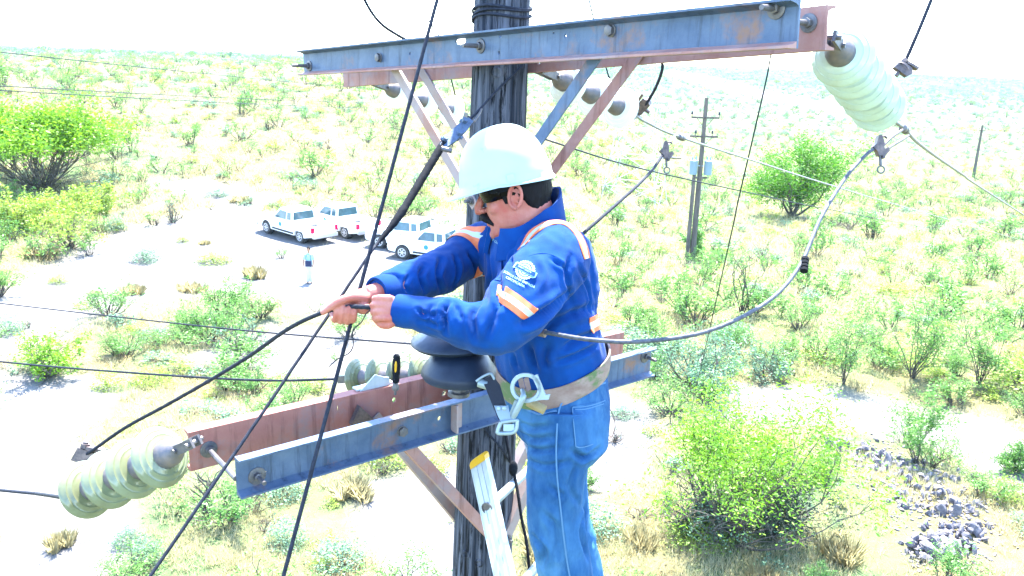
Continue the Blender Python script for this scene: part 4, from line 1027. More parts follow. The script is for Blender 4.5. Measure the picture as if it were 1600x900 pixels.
tree_px(372, 545, 95, 46, 'dead_shrub', 'dark grey twiggy shrub along the gully below the parked pickups', 'shrub', 26, M_LEAF_SAGE, n=1200, stems=12, lean=1.3, leaf_size=.09, crown=(.1, 1), spread=.06, r0=.025)
tree_px(110, 388, 110, 60, 'dead_shrub', 'dark grey twiggy shrub with a yellow top on the left slope', 'shrub', 27, M_LEAF_OLIVE, n=1800, stems=12, lean=1.2, leaf_size=.16, crown=(.3, 1), spread=.06, r0=.03)
tree_px(268, 348, 50, 40, 'dead_shrub', 'dark leafless shrub on the open ground beyond the parked row', 'shrub', 28, M_LEAF_SAGE, n=200, stems=9, lean=1.0, leaf_size=.1, crown=(.1, 1), r0=.03)
tree_px(30, 362, 150, 56, 'broom_shrub', 'yellow green broom like shrub in front of the tree at the left edge', 'shrub', 30, M_LEAF_OLIVE, n=6000, stems=14, lean=1.1, leaf_size=.2, crown=(.15, 1), spread=.08, r0=.03)
tree_px(135, 338, 120, 44, 'broom_shrub', 'pale yellow broom like shrub beyond the open clearing', 'shrub', 31, M_LEAF_OLIVE, n=4000, stems=12, lean=1.1, leaf_size=.2, crown=(.15, 1), spread=.08, r0=.03)
tree_px(75, 588, 110, 66, 'green_shrub', 'bright green shrub over a dark shadow above the lower left conductor', 'shrub', 29, M_LEAF_BRIGHT, n=3200, stems=10, lean=1.0, leaf_size=.12, crown=(.2, 1), spread=.06, r0=.03)

# ---------------------------------------------------------------- rubble heap
M_ROCK = mat('grey_lilac_rock', (.075, .07, .085), .85, col2=(.16, .15, .165), scale=3, bump=.01, bscale=12, third=(.2, .165, .15), tscale=2, tlo=.55, thi=.7)
def rock_mesh(seed):
    rng = np.random.default_rng(seed); bm = bmesh.new(); bmesh.ops.create_icosphere(bm, subdivisions=1, radius=1)
    cut = [nz(rng.normal(0, 1, 3)) for _ in range(7)]
    for v in bm.verts:
        p = V(v.co)
        for c in cut:
            e = p @ c - rng.uniform(.5, .62)
            if e > 0: p = p - c * e
        v.co = p * (1, .75, .5)
    me = bpy.data.meshes.new('rock'); bm.to_mesh(me); bm.free(); me.materials.append(M_ROCK); return me
ROCKS = [rock_mesh(i) for i in range(12)]
_rr = np.random.default_rng(5); spine = smooth_path([(1300, 702, 0), (1358, 716, 0), (1420, 745, 0), (1468, 785, 0), (1496, 826, 0), (1478, 858, 0), (1440, 862, 0)], 200)
_where = ('at the upper end', 'on the crest', 'on the middle slope', 'on the lower slope', 'at the foot')
for i in range(285):
    k = int(_rr.uniform(0, 200)); s_ = spine[k]; wv_ = 15 + 17 * math.sin(math.pi * k / 200)
    g = ground_at(s_[0] + _rr.normal(0, wv_), s_[1] + _rr.normal(0, wv_ * .55)); sz = .095 * math.exp(_rr.normal(0, .32)) + .03
    ctr = ground_at(*s_[:2]); mound = max(0., .3 - .45 * np.hypot(*(g - ctr)[:2]))
    o = link('rock', ROCKS[i % 12]); o.location = (g[0], g[1], g[2] + sz * .15 + mound * _rr.uniform(.3, 1)); o.scale = (sz * _rr.uniform(.9, 1.5), sz * _rr.uniform(.9, 1.4), sz * _rr.uniform(.8, 1.2))
    o.rotation_euler = tuple(_rr.uniform(0, 6.28, 3))
    tag(o, 'broken grey rock %s of the rubble heap' % _where[min(4, k // 40)], 'rock', 'rocks %s of the rubble heap' % _where[min(4, k // 40)])

m_ = MB(); _rv = [(np.array([tuple(q.co) for q in me_.vertices]), [tuple(p.vertices) for p in me_.polygons]) for me_ in ROCKS]
for i in range(1100):
    k = int(_rr.uniform(0, 200)); s_ = spine[k]; wv_ = 20 + 22 * math.sin(math.pi * k / 200); g = ground_at(s_[0] + _rr.normal(0, wv_), s_[1] + _rr.normal(0, wv_ * .55)); sz = _rr.uniform(.03, .085)
    v_, f_ = _rv[i % 12]; a_ = _rr.uniform(0, 6.28); M_ = np.array(Matrix.Rotation(a_, 3, 'Z') @ Matrix.Rotation(_rr.uniform(-.6, .6), 3, 'X'))
    m_.add(v_ @ M_.T * sz + g + (0, 0, sz * .2), f_)
tag(m_.build('rubble', M_ROCK, None, 0, False), 'small broken stones strewn between the larger rocks', kind='stuff')
# ---------------------------------------------------------------- scattered shrubs: the ones that show largest as things, the rest as one mass
_sr = np.random.default_rng(77); cand = []
def _scatter():
    out = []
    for y0, y1, step in ((11, 30, 1.35), (30, 60, 1.6), (60, 110, 1.9), (110, 200, 2.7), (200, 420, 4.8), (420, 900, 8)):
        ys = np.arange(y0, y1, step)
        for y in ys:
            for x in np.arange(-.72 * y - 3, .72 * y + 3, step):
                out.append((x + _sr.uniform(-.5, .5) * step, y + _sr.uniform(-.5, .5) * step, step))
    return np.array(out)
sc_ = _scatter(); _b = bare(sc_[:, 0], sc_[:, 1]); _n1 = fnoise(sc_[:, 0], sc_[:, 1], .07, 3.1); _n2 = fnoise(sc_[:, 0], sc_[:, 1], .03, 8.7)
_nogo = [ground_at(*q)[:2] for q in ((470, 372), (545, 366), (600, 380), (640, 395), (700, 395), (440, 360))]
mass = {}
_rockgo = [ground_at(*q[:2])[:2] for q in spine[::25]]
for (x, y, step), bb, n1, n2 in zip(sc_, _b, _n1, _n2):
    if _sr.uniform() < bb * .93 or min(np.hypot(x - a, y - b_) for a, b_ in _nogo) < 3.2: continue
    if min(np.hypot(x - a, y - b_) for a, b_ in _rockgo) < 1.25: continue
    right = x / y > .08
    if _sr.uniform() > (.5 + .8 * n1 + (.25 if right else 0)): continue
    u = _sr.uniform()
    if u < .22 + .28 * n2: kind = 'green'
    elif u < .42 + .2 * n2: kind = 'sage'
    elif u < .66 + .12 * n2: kind = 'olive'
    elif u < .80: kind = 'twig'
    else: kind = 'grass'
    if y > 150 and _sr.uniform() < .7: kind = 'sage'
    h = {'green': 1.1, 'sage': .62, 'olive': .6, 'twig': .65, 'grass': .5}[kind] * math.exp(_sr.normal(0, .28)) * (1.0 if y < 60 else 1.2 if y < 200 else 1.8)
    if y < 26: h *= .8
    w = h * _sr.uniform(.95, 1.6) * (1.1 if kind == 'green' else 1.5); z = float(terrain(x, y))
    cand.append([h / y, x, y, z, h, w, kind])
cand.sort(key=lambda c: -c[0])
KN = {'green': ('creosote_shrub', 'upright green shrub'), 'sage': ('sage_shrub', 'low grey green shrub'), 'olive': ('brittle_shrub', 'low yellow green shrub'),
      'twig': ('dead_shrub', 'small bare twiggy shrub'), 'grass': ('grass_tussock', 'tussock of dry yellow grass')}
LANDMARKS = [((470, 350), 'the nearest parked pickup'), ((640, 380), 'the pickups behind the guy cables'), ((70, 240), 'the green tree at the left edge'), ((1238, 290), 'the round green tree'),
             ((1090, 340), 'the distant transformer pole'), ((1150, 750), 'the large yellow green bush'), ((1420, 780), 'the rubble heap'), ((190, 750), 'the four disc string'), ((350, 800), 'the lower crossarm end'),
             ((1083, 570), 'the dense saltbush'), ((1525, 240), 'the slim far pole'), ((484, 415), 'the person on the track'), ((1158, 440), 'the thin leafless tree'), ((1588, 715), 'the compact bush at the right edge'),
             ((75, 560), 'the shrub over the lower conductor'), ((640, 800), 'the foot of the braces'), ((960, 780), 'the jeans'), ((1430, 540), 'the tall wand shrubs'), ((300, 470), 'the bare pale clearing'), ((372, 520), 'the gully shrub'), ((560, 560), 'the screwdriver')]
def _where_is(px, py):
    (lx, ly), nm = min(LANDMARKS, key=lambda q: (q[0][0] - px) ** 2 + 1.6 * (q[0][1] - py) ** 2)
    dx, dy = px - lx, py - ly
    side = ('left of' if dx < 0 else 'right of') if abs(dx) > 1.2 * abs(dy) else ('beyond' if dy < 0 else 'in front of')
    return side + ' ' + nm
ORD = ['nearest', 'second nearest', 'third nearest', 'fourth nearest', 'fifth nearest', 'sixth nearest', 'seventh nearest', 'eighth nearest', 'ninth nearest', 'tenth nearest', 'eleventh nearest', 'twelfth nearest']
shrubs, seen = [], {}
for i, (s_, x, y, z, h, w, kind) in enumerate(cand[:262]):
    me = (SHRUB_HI if y < 34 else SHRUB)[kind]; me = me[i % len(me)]
    o = link(KN[kind][0], me); o.location = (x, y, z - .03); o.scale = (w, w, h); o.rotation_euler = (0, 0, _sr.uniform(0, 6.28))
    px, py, _d = project((x, y, z + h * .5)); key = KN[kind][1] + ' ' + _where_is(px, py); shrubs.append((o, key, kind, y)); seen.setdefault(key, []).append((_d, o.name))
for o, key, kind, y in shrubs:
    r_ = sorted(seen[key]); k = [n_ for _, n_ in r_].index(o.name)
    lab = key if len(r_) == 1 else (ORD[k] if k < len(ORD) else 'farthest') + ' ' + key
    lab = ' '.join(lab.replace(' the ', ' ').split()) if len(lab.split()) > 16 else lab
    tag(o, lab, 'grass tussock' if kind == 'grass' else 'shrub', 'scattered ' + {'green': 'upright green shrubs', 'sage': 'grey green shrubs', 'olive': 'yellow green shrubs', 'twig': 'bare shrubs', 'grass': 'dry tussocks'}[kind])
# clumps with dark bases standing on the bare clearing and beside the washes
CLUMPS = [(228, 408, 52, 26, 'sage'), (335, 410, 60, 20, 'grass'), (398, 434, 40, 24, 'grass'), (92, 442, 34, 18, 'grass'), (208, 458, 40, 18, 'grass'), (150, 462, 26, 14, 'grass'), (300, 455, 46, 18, 'grass'), (340, 306, 42, 18, 'sage'), (375, 316, 34, 14, 'grass'),
          (285, 378, 22, 12, 'grass'), (320, 382, 18, 10, 'grass'), (180, 358, 40, 24, 'sage'), (245, 352, 26, 18, 'twig'), (440, 404, 26, 22, 'green'), (65, 402, 50, 26, 'grass'), (170, 606, 56, 34, 'grass'), (95, 855, 46, 34, 'grass'), (200, 848, 50, 34, 'sage'),
          (228, 878, 60, 44, 'sage'), (15, 520, 50, 36, 'sage'), (45, 512, 26, 18, 'twig'), (530, 880, 90, 50, 'sage'), (450, 850, 70, 50, 'sage'), (400, 800, 70, 44, 'twig'), (600, 740, 60, 30, 'twig'), (960, 690, 70, 24, 'twig'), (1000, 850, 50, 34, 'grass'), (975, 650, 50, 22, 'sage')]
for i, (px, py, wpx, hpx, kind) in enumerate(CLUMPS):
    if kind == 'grass' and i % 2: kind = 'olive'
    g = ground_at(px, py); d_ = project(g)[2]; me = SHRUB_HI[kind][i % 2]
    o = link(KN[kind][0], me); o.location = tuple(g - V((0, 0, .02))); o.scale = (wpx * d_ / FPX, wpx * d_ / FPX, 1.05 * hpx * d_ / FPX); o.rotation_euler = (0, 0, i * 1.7)
    tag(o, 'isolated ' + KN[kind][1].replace('tussock of dry yellow grass', 'dry grass clump') + ' ' + _where_is(px, py - hpx * .5) + (', one of a pair' if 0 else ''), 'grass tussock' if kind == 'grass' else 'shrub', 'isolated clumps on bare soil')
_lab = {}
for o in [q for q in scene.objects if q.get('group') == 'isolated clumps on bare soil']: _lab.setdefault(o['label'], []).append(o)
for l_, os_ in _lab.items():
    if len(os_) > 1:
        for k, o in enumerate(sorted(os_, key=lambda q: q.location.x)): o['label'] = l_ + (', leftmost', ', second leftmost', ', third leftmost', ', fourth leftmost', ', fifth leftmost', ', sixth leftmost')[min(k, 5)]
def _arr(me):
    v = np.empty(len(me.vertices) * 3); me.vertices.foreach_get('co', v); v = v.reshape(-1, 3)
    F = {}
    for p in me.polygons: F.setdefault((len(p.vertices), p.material_index), []).append(tuple(p.vertices))
    return v, F
LOW = {k: [shrub_mesh(k, k, 9000 + 31 * i + j, nn) for j in range(3)] for i, (k, nn) in enumerate((('green', 200), ('sage', 190), ('olive', 170), ('twig', 90), ('grass', 90)))}
LOWA = {k: [_arr(m_) for m_ in v] for k, v in LOW.items()}
_mats = [M_STEM, M_LEAF_GREEN, M_LEAF_SAGE, M_LEAF_OLIVE, M_LEAF_DRY]; _mi = {'green': 1, 'sage': 2, 'olive': 3, 'twig': 2, 'grass': 4}
def mass_object(name, items, label):
    vs_, fs_, ms_, n = [], [], [], 0
    for i, (s_, x, y, z, h, w, kind) in enumerate(items):
        v, F = LOWA[kind][i % 3]; a = _sr.uniform(0, 6.28); ca, sa = math.cos(a), math.sin(a)
        vs_.append(np.stack([x + w * (v[:, 0] * ca - v[:, 1] * sa), y + w * (v[:, 0] * sa + v[:, 1] * ca), z - .03 + h * v[:, 2]], 1))
        for (c, m_), ff in F.items():
            if y > 130 and m_ == 0 and i % 2: continue
            fs_.append((np.array(ff) + n)); ms_.append(np.full(len(ff), 0 if m_ == 0 else _mi[kind]))
        n += len(v)
    me = bpy.data.meshes.new(name); V_ = np.concatenate(vs_)
    loops = np.concatenate([f.ravel() for f in fs_]); tot = np.concatenate([np.full(len(f), f.shape[1]) for f in fs_])
    me.vertices.add(len(V_)); me.vertices.foreach_set('co', V_.ravel().astype(np.float32))
    me.loops.add(len(loops)); me.loops.foreach_set('vertex_index', loops.astype(np.int32))
    me.polygons.add(len(tot)); me.polygons.foreach_set('loop_start', np.concatenate([[0], np.cumsum(tot)[:-1]]).astype(np.int32))
    for m_ in _mats: me.materials.append(m_)
    me.polygons.foreach_set('material_index', np.concatenate(ms_).astype(np.int32)); me.update(calc_edges=True)
    return tag(link(name, me), label, kind='stuff')
mass_object('scrub_cover', cand[262:], 'mass of small desert shrubs covering the plain and the hills')
# dry grass between the shrubs
def grass_cover(n, ymax, label, seed):
    rng = np.random.default_rng(seed)
    y = 11 + (ymax - 11) * rng.uniform(0, 1, n) ** 1.35; x = y * rng.uniform(-.72, .72, n)
    keep = (rng.uniform(0, 1, n) > bare(x, y) * .96) & (rng.uniform(0, 1, n) < np.clip(fnoise(x, y, .35, seed) * 3.4 - 1.15, .04, 1))
    x, y = x[keep], y[keep]; z = terrain(x, y); m_ = len(x); k = 9
    X = np.repeat(np.stack([x, y, z], 1), k, 0); a = rng.uniform(0, 6.28, m_ * k); r = .12 * np.sqrt(rng.uniform(0, 1, m_ * k)) * np.repeat(np.clip(y / 25, .8, 2), k)
    s_ = np.repeat(rng.uniform(.16, .42, m_) * np.clip(y / 30, .9, 1.6), k)
    b0 = X + np.stack([r * np.cos(a), r * np.sin(a), np.full(m_ * k, -.02)], 1); lean = rng.uniform(.1, 1.0, m_ * k)
    tip = b0 + np.stack([np.sin(lean) * np.cos(a), np.sin(lean) * np.sin(a), np.cos(lean)], 1) * (s_ * rng.uniform(.6, 1.2, m_ * k))[:, None]
    w = np.stack([-np.sin(a), np.cos(a), 0 * a], 1) * (.008 * np.clip(np.repeat(y, k) / 18, .8, 2.4))[:, None]
    v = np.stack([b0 - w, b0 + w, tip], 1).reshape(-1, 3)
    me = bpy.data.meshes.new('dry_grass'); q = len(v)
    me.vertices.add(q); me.vertices.foreach_set('co', v.ravel().astype(np.float32)); me.loops.add(q); me.loops.foreach_set('vertex_index', np.arange(q, dtype=np.int32))
    me.polygons.add(q // 3); me.polygons.foreach_set('loop_start', np.arange(0, q, 3, dtype=np.int32)); me.materials.append(M_LEAF_DRY); me.update(calc_edges=True)
    return tag(link('dry_grass', me), label, kind='stuff')
grass_cover(80000, 95, 'dry yellow grass between the shrubs', 4)
# ---------------------------------------------------------------- the lineman
M_SKIN = mat('sunburnt_skin', (.3, .085, .06), .5, col2=(.38, .15, .12), third=(.34, .075, .06), tscale=11, tlo=.5, thi=.7, scale=14, bump=.0006, bscale=160, spec=.4)
M_JACKET = mat('blue_work_shirt_cloth', (.001, .023, .12), .85, col2=(.0015, .042, .185), scale=7, bump=.0007, bscale=420, sheen=.05, spec=.1)
M_JEANS = mat('faded_denim', (.007, .042, .125), .9, col2=(.036, .115, .235), scale=9, stretch=(1, 1, .45), bump=.0007, bscale=380, spec=.15, third=(.09, .2, .31), tscale=4, tlo=.52, thi=.75)
M_STITCH = mat('pale_denim_seam', (.055, .135, .24), .9)
M_HELMET = mat('white_helmet_plastic', (.27, .37, .39), .45, col2=(.31, .4, .41), scale=3, third=(.2, .27, .27), tscale=16, tlo=.62, thi=.72)
M_LENS = mat('dark_sunglass_lens', (.002, .002, .003), .2, spec=.1)
M_ORANGE = mat('orange_hi_vis_tape', (.5, .11, .035), .7, col2=(.55, .15, .06), scale=30)
M_SILVER = mat('silver_reflective_tape', (.34, .4, .42), .45, .1)
M_PRINT = mat('pale_blue_print', (.16, .3, .37), .8)
M_BELT = mat('worn_pink_leather_belt', (.14, .085, .07), .7, col2=(.22, .16, .14), scale=16, stretch=(1, 1, 2), third=(.06, .1, .035), tscale=5, tlo=.53, thi=.6, bump=.001)
M_DRING = mat('forged_pale_steel', (.2, .25, .27), .4, .35)
M_STRAP = mat('black_webbing', (.010, .012, .018), .8, bump=.0008, bscale=200)
M_TAN = mat('tan_wooden_handle', (.2, .15, .06), .6, col2=(.26, .2, .1), scale=30)
UPW = V((0, 0, 1))
fwT = nz(V((-.90, -.43, 0))); ltT = np.cross(UPW, fwT)
man = thing('person', on_ground(.2, 2.3), 'lineman in white hard hat, sunglasses, blue shirt and jeans gripping a cable beside the pole', 'person')
HIPX = at(872, 600, 2.40)

def ring(c, a, b, n=40, p=2.3, fw=fwT, lt=ltT, up=UPW, tilt=0., skew=0.):
    t = np.arange(n) / n * 2 * math.pi
    cx = np.sign(np.cos(t)) * np.abs(np.cos(t)) ** (2 / p); sy = np.sign(np.sin(t)) * np.abs(np.sin(t)) ** (2 / p)
    return c + a * cx[:, None] * fw + b * sy[:, None] * lt + (tilt * a * cx + skew * b * sy)[:, None] * up
def limb(mb, pts, k=1.0, seg=20, n=None, flat=1.0):
    """pts: (px, py, depth, radius); smooth tapered tube."""
    P = smooth_path([at(*q[:3]) for q in pts], n or 5 * len(pts)); R_ = smooth_path([(q[3] * k, 0, 0) for q in pts], len(P))[:, 0]
    return mb.tube(P, np.maximum(R_, .004), seg, flat=flat)
NEAR_ARM = [(842, 392, 2.32, .098), (872, 402, 2.215, .090), (838, 440, 2.14, .088), (808, 478, 2.08, .085), (779, 506, 2.05, .075), (745, 510, 2.05, .064), (700, 500, 2.055, .056), (660, 491, 2.065, .047), (636, 487, 2.075, .0385), (622, 485, 2.08, .036)]
FAR_ARM = [(790, 392, 2.48, .092), (752, 388, 2.53, .083), (722, 402, 2.48, .070), (690, 424, 2.39, .064), (660, 434, 2.32, .060), (630, 444, 2.25, .052), (604, 453, 2.19, .042), (590, 457, 2.165, .037)]
NEAR_LEG = [(876, 640, 2.34, .104), (876, 690, 2.34, .094), (868, 750, 2.36, .084), (867, 810, 2.39, .081), (878, 870, 2.43, .082), (890, 940, 2.48, .076), (896, 1060, 2.55, .068), (898, 1180, 2.62, .062)]
FAR_LEG = [(872, 650, 2.50, .10), (874, 740, 2.53, .088), (878, 800, 2.55, .083), (892, 850, 2.58, .079), (908, 910, 2.61, .075), (918, 1020, 2.67, .068), (930, 1150, 2.74, .062)]
TORSO = [(862, 566, 2.42, .143, .174), (857, 543, 2.41, .144, .178), (849, 515, 2.395, .144, .182), (842, 475, 2.38, .138, .186), (838, 438, 2.365, .132, .190), (836, 408, 2.355, .126, .196), (828, 385, 2.345, .105, .165), (822, 366, 2.34, .085, .110), (820, 352, 2.335, .076, .080)]

# --- head frame
fwH = nz(V((-.95, .16, -.25))); upH = nz(UPW - fwH * (UPW @ fwH)); upH = nz(upH + cR * .03); ltH = np.cross(upH, fwH)
HO = at(803, 309, 2.235) - ltH * .076
def HP(x, y, z): return HO + fwH * x + ltH * y + upH * z
HEAD = [(-.122, .060, -.01, .024), (-.112, .084, .02, .046), (-.095, .097, .04, .058), (-.075, .096, .055, .066), (-.055, .097, .064, .069), (-.035, .097, .074, .0715), (-.012, .094, .086, .074),
        (.012, .090, .089, .0755), (.034, .099, .092, .0765), (.06, .097, .092, .075), (.09, .08, .088, .066), (.115, .045, .05, .04)]
def head_ring(z, f, b, w, k=1.0, n=36):
    t = np.arange(n) / n * 2 * math.pi; c, s_ = np.cos(t), np.sin(t)
    c2 = np.sign(c) * np.abs(c) ** .86; s2 = np.sign(s_) * np.abs(s_) ** .92
    x = np.where(c > 0, c2 * f, c2 * b) * k
    return np.array([HP(a, w * k * q, z) for a, q in zip(x, s2)])
mb = MB(); mb.loft([head_ring(*r) for r in HEAD])
mb.tube([HP(.088, 0, .032), HP(.106, 0, .008), HP(.121, 0, -.016), HP(.124, 0, -.024), HP(.104, 0, -.034)], [.008, .0095, .0125, .0135, .010], 12)      # nose
for s_ in (-1, 1): mb.sphere(HP(.106, s_ * .0125, -.027), .0085, 10, 8)
mb.tube([HP(.084, -.026, -.058), HP(.099, -.012, -.0555), HP(.1015, 0, -.0555), HP(.099, .012, -.0555), HP(.084, .026, -.058)], [.005, .0068, .0072, .0068, .005], 8)
mb.tube([HP(.084, -.023, -.064), HP(.097, -.01, -.067), HP(.099, 0, -.0675), HP(.097, .01, -.067), HP(.084, .023, -.064)], [.005, .0072, .0078, .0072, .005], 8)
mb.sphere(HP(.088, 0, -.096), .019, 12, 10)
for s_ in (-1, 1):
    mb.sphere(HP(.060, s_ * .046, -.020), .022, 12, 10)                      # cheek
    mb.tube([HP(.04, s_ * .062, .03), HP(.078, s_ * .044, .036), HP(.094, s_ * .016, .031)], [.008, .011, .009], 8)   # brow
    e = [(-.004 + .0185 * math.cos(a) - .010 * math.sin(a) * .5, .0775 + .010 * (.5 - .5 * math.cos(a)) * 0 + .010, .004 + .031 * math.sin(a)) for a in np.linspace(-1.1, 4.4, 20)]
    e = [(x - .003, s_ * (y + (.008 if x < -.004 else .002)), z) for x, y, z in e]
    mb.tube([HP(*q) for q in e], np.linspace(.0045, .0055, 20), 8)
    mb.sphere(HP(-.006, s_ * .080, .002), 1, 12, 10, sc=(.017, .0075, .028), axes=(fwH, ltH, upH))
    mb.tube([HP(-.012, s_ * .083, .018), HP(-.013, s_ * .088, .0), HP(-.006, s_ * .087, -.014)], [.0035, .005, .0035], 8)
    mb.sphere(HP(.002, s_ * .083, -.027), .0075, 10, 8)
nk = [HP(-.018, 0, -.03), HP(-.022, 0, -.075), at(818, 352, 2.34), at(826, 385, 2.36)]
mb.tube(smooth_path(nk, 10), [.066, .066, .066, .065, .065, .066, .068, .07, .075, .08], 24)
# core of the body inside the clothes
for (x, y, d, a, b), k in zip(TORSO, [.86] * 6 + [.8, .8, .8]): pass
mb.loft([ring(at(x, y, d), a * .84, b * .84) for x, y, d, a, b in TORSO[:8]])
limb(mb, NEAR_ARM[:8], .68); limb(mb, FAR_ARM[:6], .68)
limb(mb, NEAR_LEG, .72); limb(mb, FAR_LEG, .72)
mb.loft([ring(at(872, 566, 2.42), .12, .15), ring(at(875, 600, 2.43), .125, .155), ring(at(877, 650, 2.43), .12, .155), ring(at(878, 690, 2.43), .08, .13)])
# forearms, wrists and hands
limb(mb, [(690, 498, 2.055, .036), (650, 489, 2.068, .031), (625, 485, 2.078, .0275), (612, 484, 2.075, .028)], seg=16, flat=1.15)
limb(mb, [(650, 436, 2.29, .038), (610, 451, 2.2, .032), (588, 458, 2.165, .027), (575, 462, 2.155, .026)], seg=16)
def hand_chain(pts, r0, r1): 
    P = smooth_path([at(*q) for q in pts], 14); mb.tube(P, np.linspace(r0, r1, 14), 10); mb.sphere(P[-1], r1 * 1.0, 10, 8); mb.sphere(P[0], r0, 10, 8)
# far hand: palm over the cable, fingers curling up towards the eye, thumb laid along the cable
mb.sphere(at(562, 467, 2.158), 1, 16, 12, sc=(.046, .026, .034), axes=(nz(at(520, 482, 2.15) - at(592, 457, 2.165)), nz(np.cross(nz(at(520, 482, 2.15) - at(592, 457, 2.165)), cF)), cF))
mb.sphere(at(545, 470, 2.168), 1, 16, 12, sc=(.038, .018, .034), axes=(nz(at(520, 482, 2.15) - at(592, 457, 2.165)), nz(np.cross(nz(at(520, 482, 2.15) - at(592, 457, 2.165)), cF)), cF))
mb.sphere(at(568, 482, 2.125), 1, 14, 10, sc=(.021, .016, .017), axes=(cR, cU, cF))
for i, (x, y, L) in enumerate(((522, 480, 0), (531.5, 479, 3), (541.5, 479.5, 3.5), (551, 481, 0))):
    hand_chain([(x + 4, y - 9, 2.17), (x - 3, y + 4, 2.185), (x - 1, y + 17 + L, 2.165), (x + 1, y + 20 + L, 2.13), (x + 3, y + 12, 2.108), (x + 4.5, y + 1.5, 2.105)], .0092, .0072)
hand_chain([(570, 466, 2.13), (552, 464, 2.112), (532, 470, 2.1), (517, 479, 2.1), (505, 488, 2.108)], .0145, .0078)
# near hand: a fist seen from its back
axh = nz(at(590, 482, 2.07) - at(625, 485, 2.08))
mb.sphere(at(606, 482, 2.062), 1, 18, 14, sc=(.034, .0345, .0215), axes=(axh, nz(np.cross(axh, cF)), cF))
mb.sphere(at(598, 480, 2.068), 1, 16, 12, sc=(.022, .032, .02), axes=(axh, nz(np.cross(axh, cF)), cF))
for y, dx in ((466, 2), (476.5, -1), (487, -.5), (497, 2.5)):
    hand_chain([(606 + dx, y, 2.05), (593 + dx, y - .5, 2.046), (585 + dx, y + .5, 2.062), (584 + dx, y + 1, 2.09), (592 + dx, y + 1, 2.108), (602 + dx, y, 2.1)], .0098, .0078)
hand_chain([(618, 498, 2.07), (608, 507, 2.06), (596, 507, 2.068), (588, 500, 2.085)], .013, .0085)
v, f = fuse(mb, .0030, 3, .5)
mb = MB(); mb.add(v, f); body = mb.build('body', M_SKIN, man, 180, False)

# --- face wear and hair
def face_arc(z, k, a0, a1, n, dz=lambda t: 0., off=.0):
    """Points round the front of the head at height z (0 = straight ahead, positive = the left side)."""
    out = []
    for t in np.linspace(a0, a1, n):
        zz = z + dz(t); r = [np.interp(zz, [q[0] for q in HEAD], [q[i] for q in HEAD]) for i in (1, 2, 3)]
        c, s_ = math.cos(t), math.sin(t); x = (c * r[0] if c > 0 else c * r[1]); out.append((x * k + off * c, (r[2] * k + off) * s_, zz))
    return out
mb = MB(); A = np.linspace(-1.25, 1.25, 31); top, bot = [], []
hgt = lambda t: .019 * (1 - .45 * (abs(t) / 1.25) ** 3) - .006 * math.exp(-(t / .12) ** 2)
rg = []
for t in A:
    p_ = lambda zz, o: HP(*face_arc(zz, 1.0, t, t, 1, off=o)[0])
    h = hgt(t); rg.append([p_(.013 + h, .012), p_(.013 + h * .2, .0155), p_(.012 - h * .8, .011), p_(.012 - h * .7, .007), p_(.013 + h * .8, .008)])
mb.loft(rg); gl = mb.build('sunglasses', M_LENS, man, 40)
mb = MB()
for s_ in (-1, 1): mb.loft([[HP(x, s_ * (y + o), z + q) for o, q in ((0, h), (.004, h), (.004, -h), (0, -h))] for x, y, z, h in ((.038, .078, .018, .009), (.018, .0805, .016, .006), (-.004, .0835, .012, .0045), (-.02, .084, .004, .004))])
mb.build('temple_arm', M_LENS, gl, 30)
mb = MB(); mp = [HP(*q) for q in ((.076, -.044, -.066), (.096, -.028, -.05), (.108, -.008, -.043), (.108, .008, -.043), (.096, .028, -.05), (.076, .044, -.066))]
mb.tube(smooth_path(mp, 22), np.interp(np.linspace(0, 1, 22), [0, .25, .5, .75, 1], [.005, .0125, .0115, .0125, .005]), 10); mb.build('moustache', M_HAIR, man, 180)
mb = MB(); rings = []
for z in np.linspace(-.072, .05, 18):
    r = [np.interp(z, [q[0] for q in HEAD], [q[i] for q in HEAD]) for i in (1, 2, 3)]
    if z < -.02: r[1] = max(r[1], .080 + (z + .02) * .16); r[2] = max(r[2], .066) * (1 + (z + .02) * 2.2)
    kz = np.interp(z, [.02, .05], [1, .86]); r = [r[0], r[1] * kz, r[2] * kz]
    t0 = np.interp(z, [-.088, -.06, -.03, -.012, .02, .07], [2.75, 2.3, 1.98, 1.86, 1.52, 1.2])
    row = []
    for t in np.linspace(t0, 2 * math.pi - t0, 30):
        c, s_ = math.cos(t), math.sin(t); o = .0075 * min(1, 6 * min(t - t0 + .03, 2 * math.pi - t0 - t + .03)); o += .0022 * noise.noise(Vector((t * 9, z * 160, 1)))
        row.append(HP((c * r[0] if c > 0 else c * r[1]) + o * c, (r[2] + o) * s_, z))
    inn = [HO + upH * ((p - HO) @ upH) + (p - HO - upH * ((p - HO) @ upH)) * .86 for p in row[::-1]]
    rings.append(row + inn)
mb.loft(rings); mb.build('hair', M_HAIR, man, 60)
for s_ in (-1, 1):
    mb = MB(); mb.loft([[HP(x, s_ * y, z) for x, y, z in q] for q in ([(.012, .074, -.012), (.026, .073, -.012), (.026, .0785, -.012), (.012, .080, -.012)], [(.006, .074, .01), (.034, .070, .01), (.034, .078, .01), (.006, .082, .01)], [(.002, .073, .05), (.05, .064, .05), (.05, .073, .05), (.002, .081, .05)])]); mb.build('sideburn', M_HAIR, man, 40)

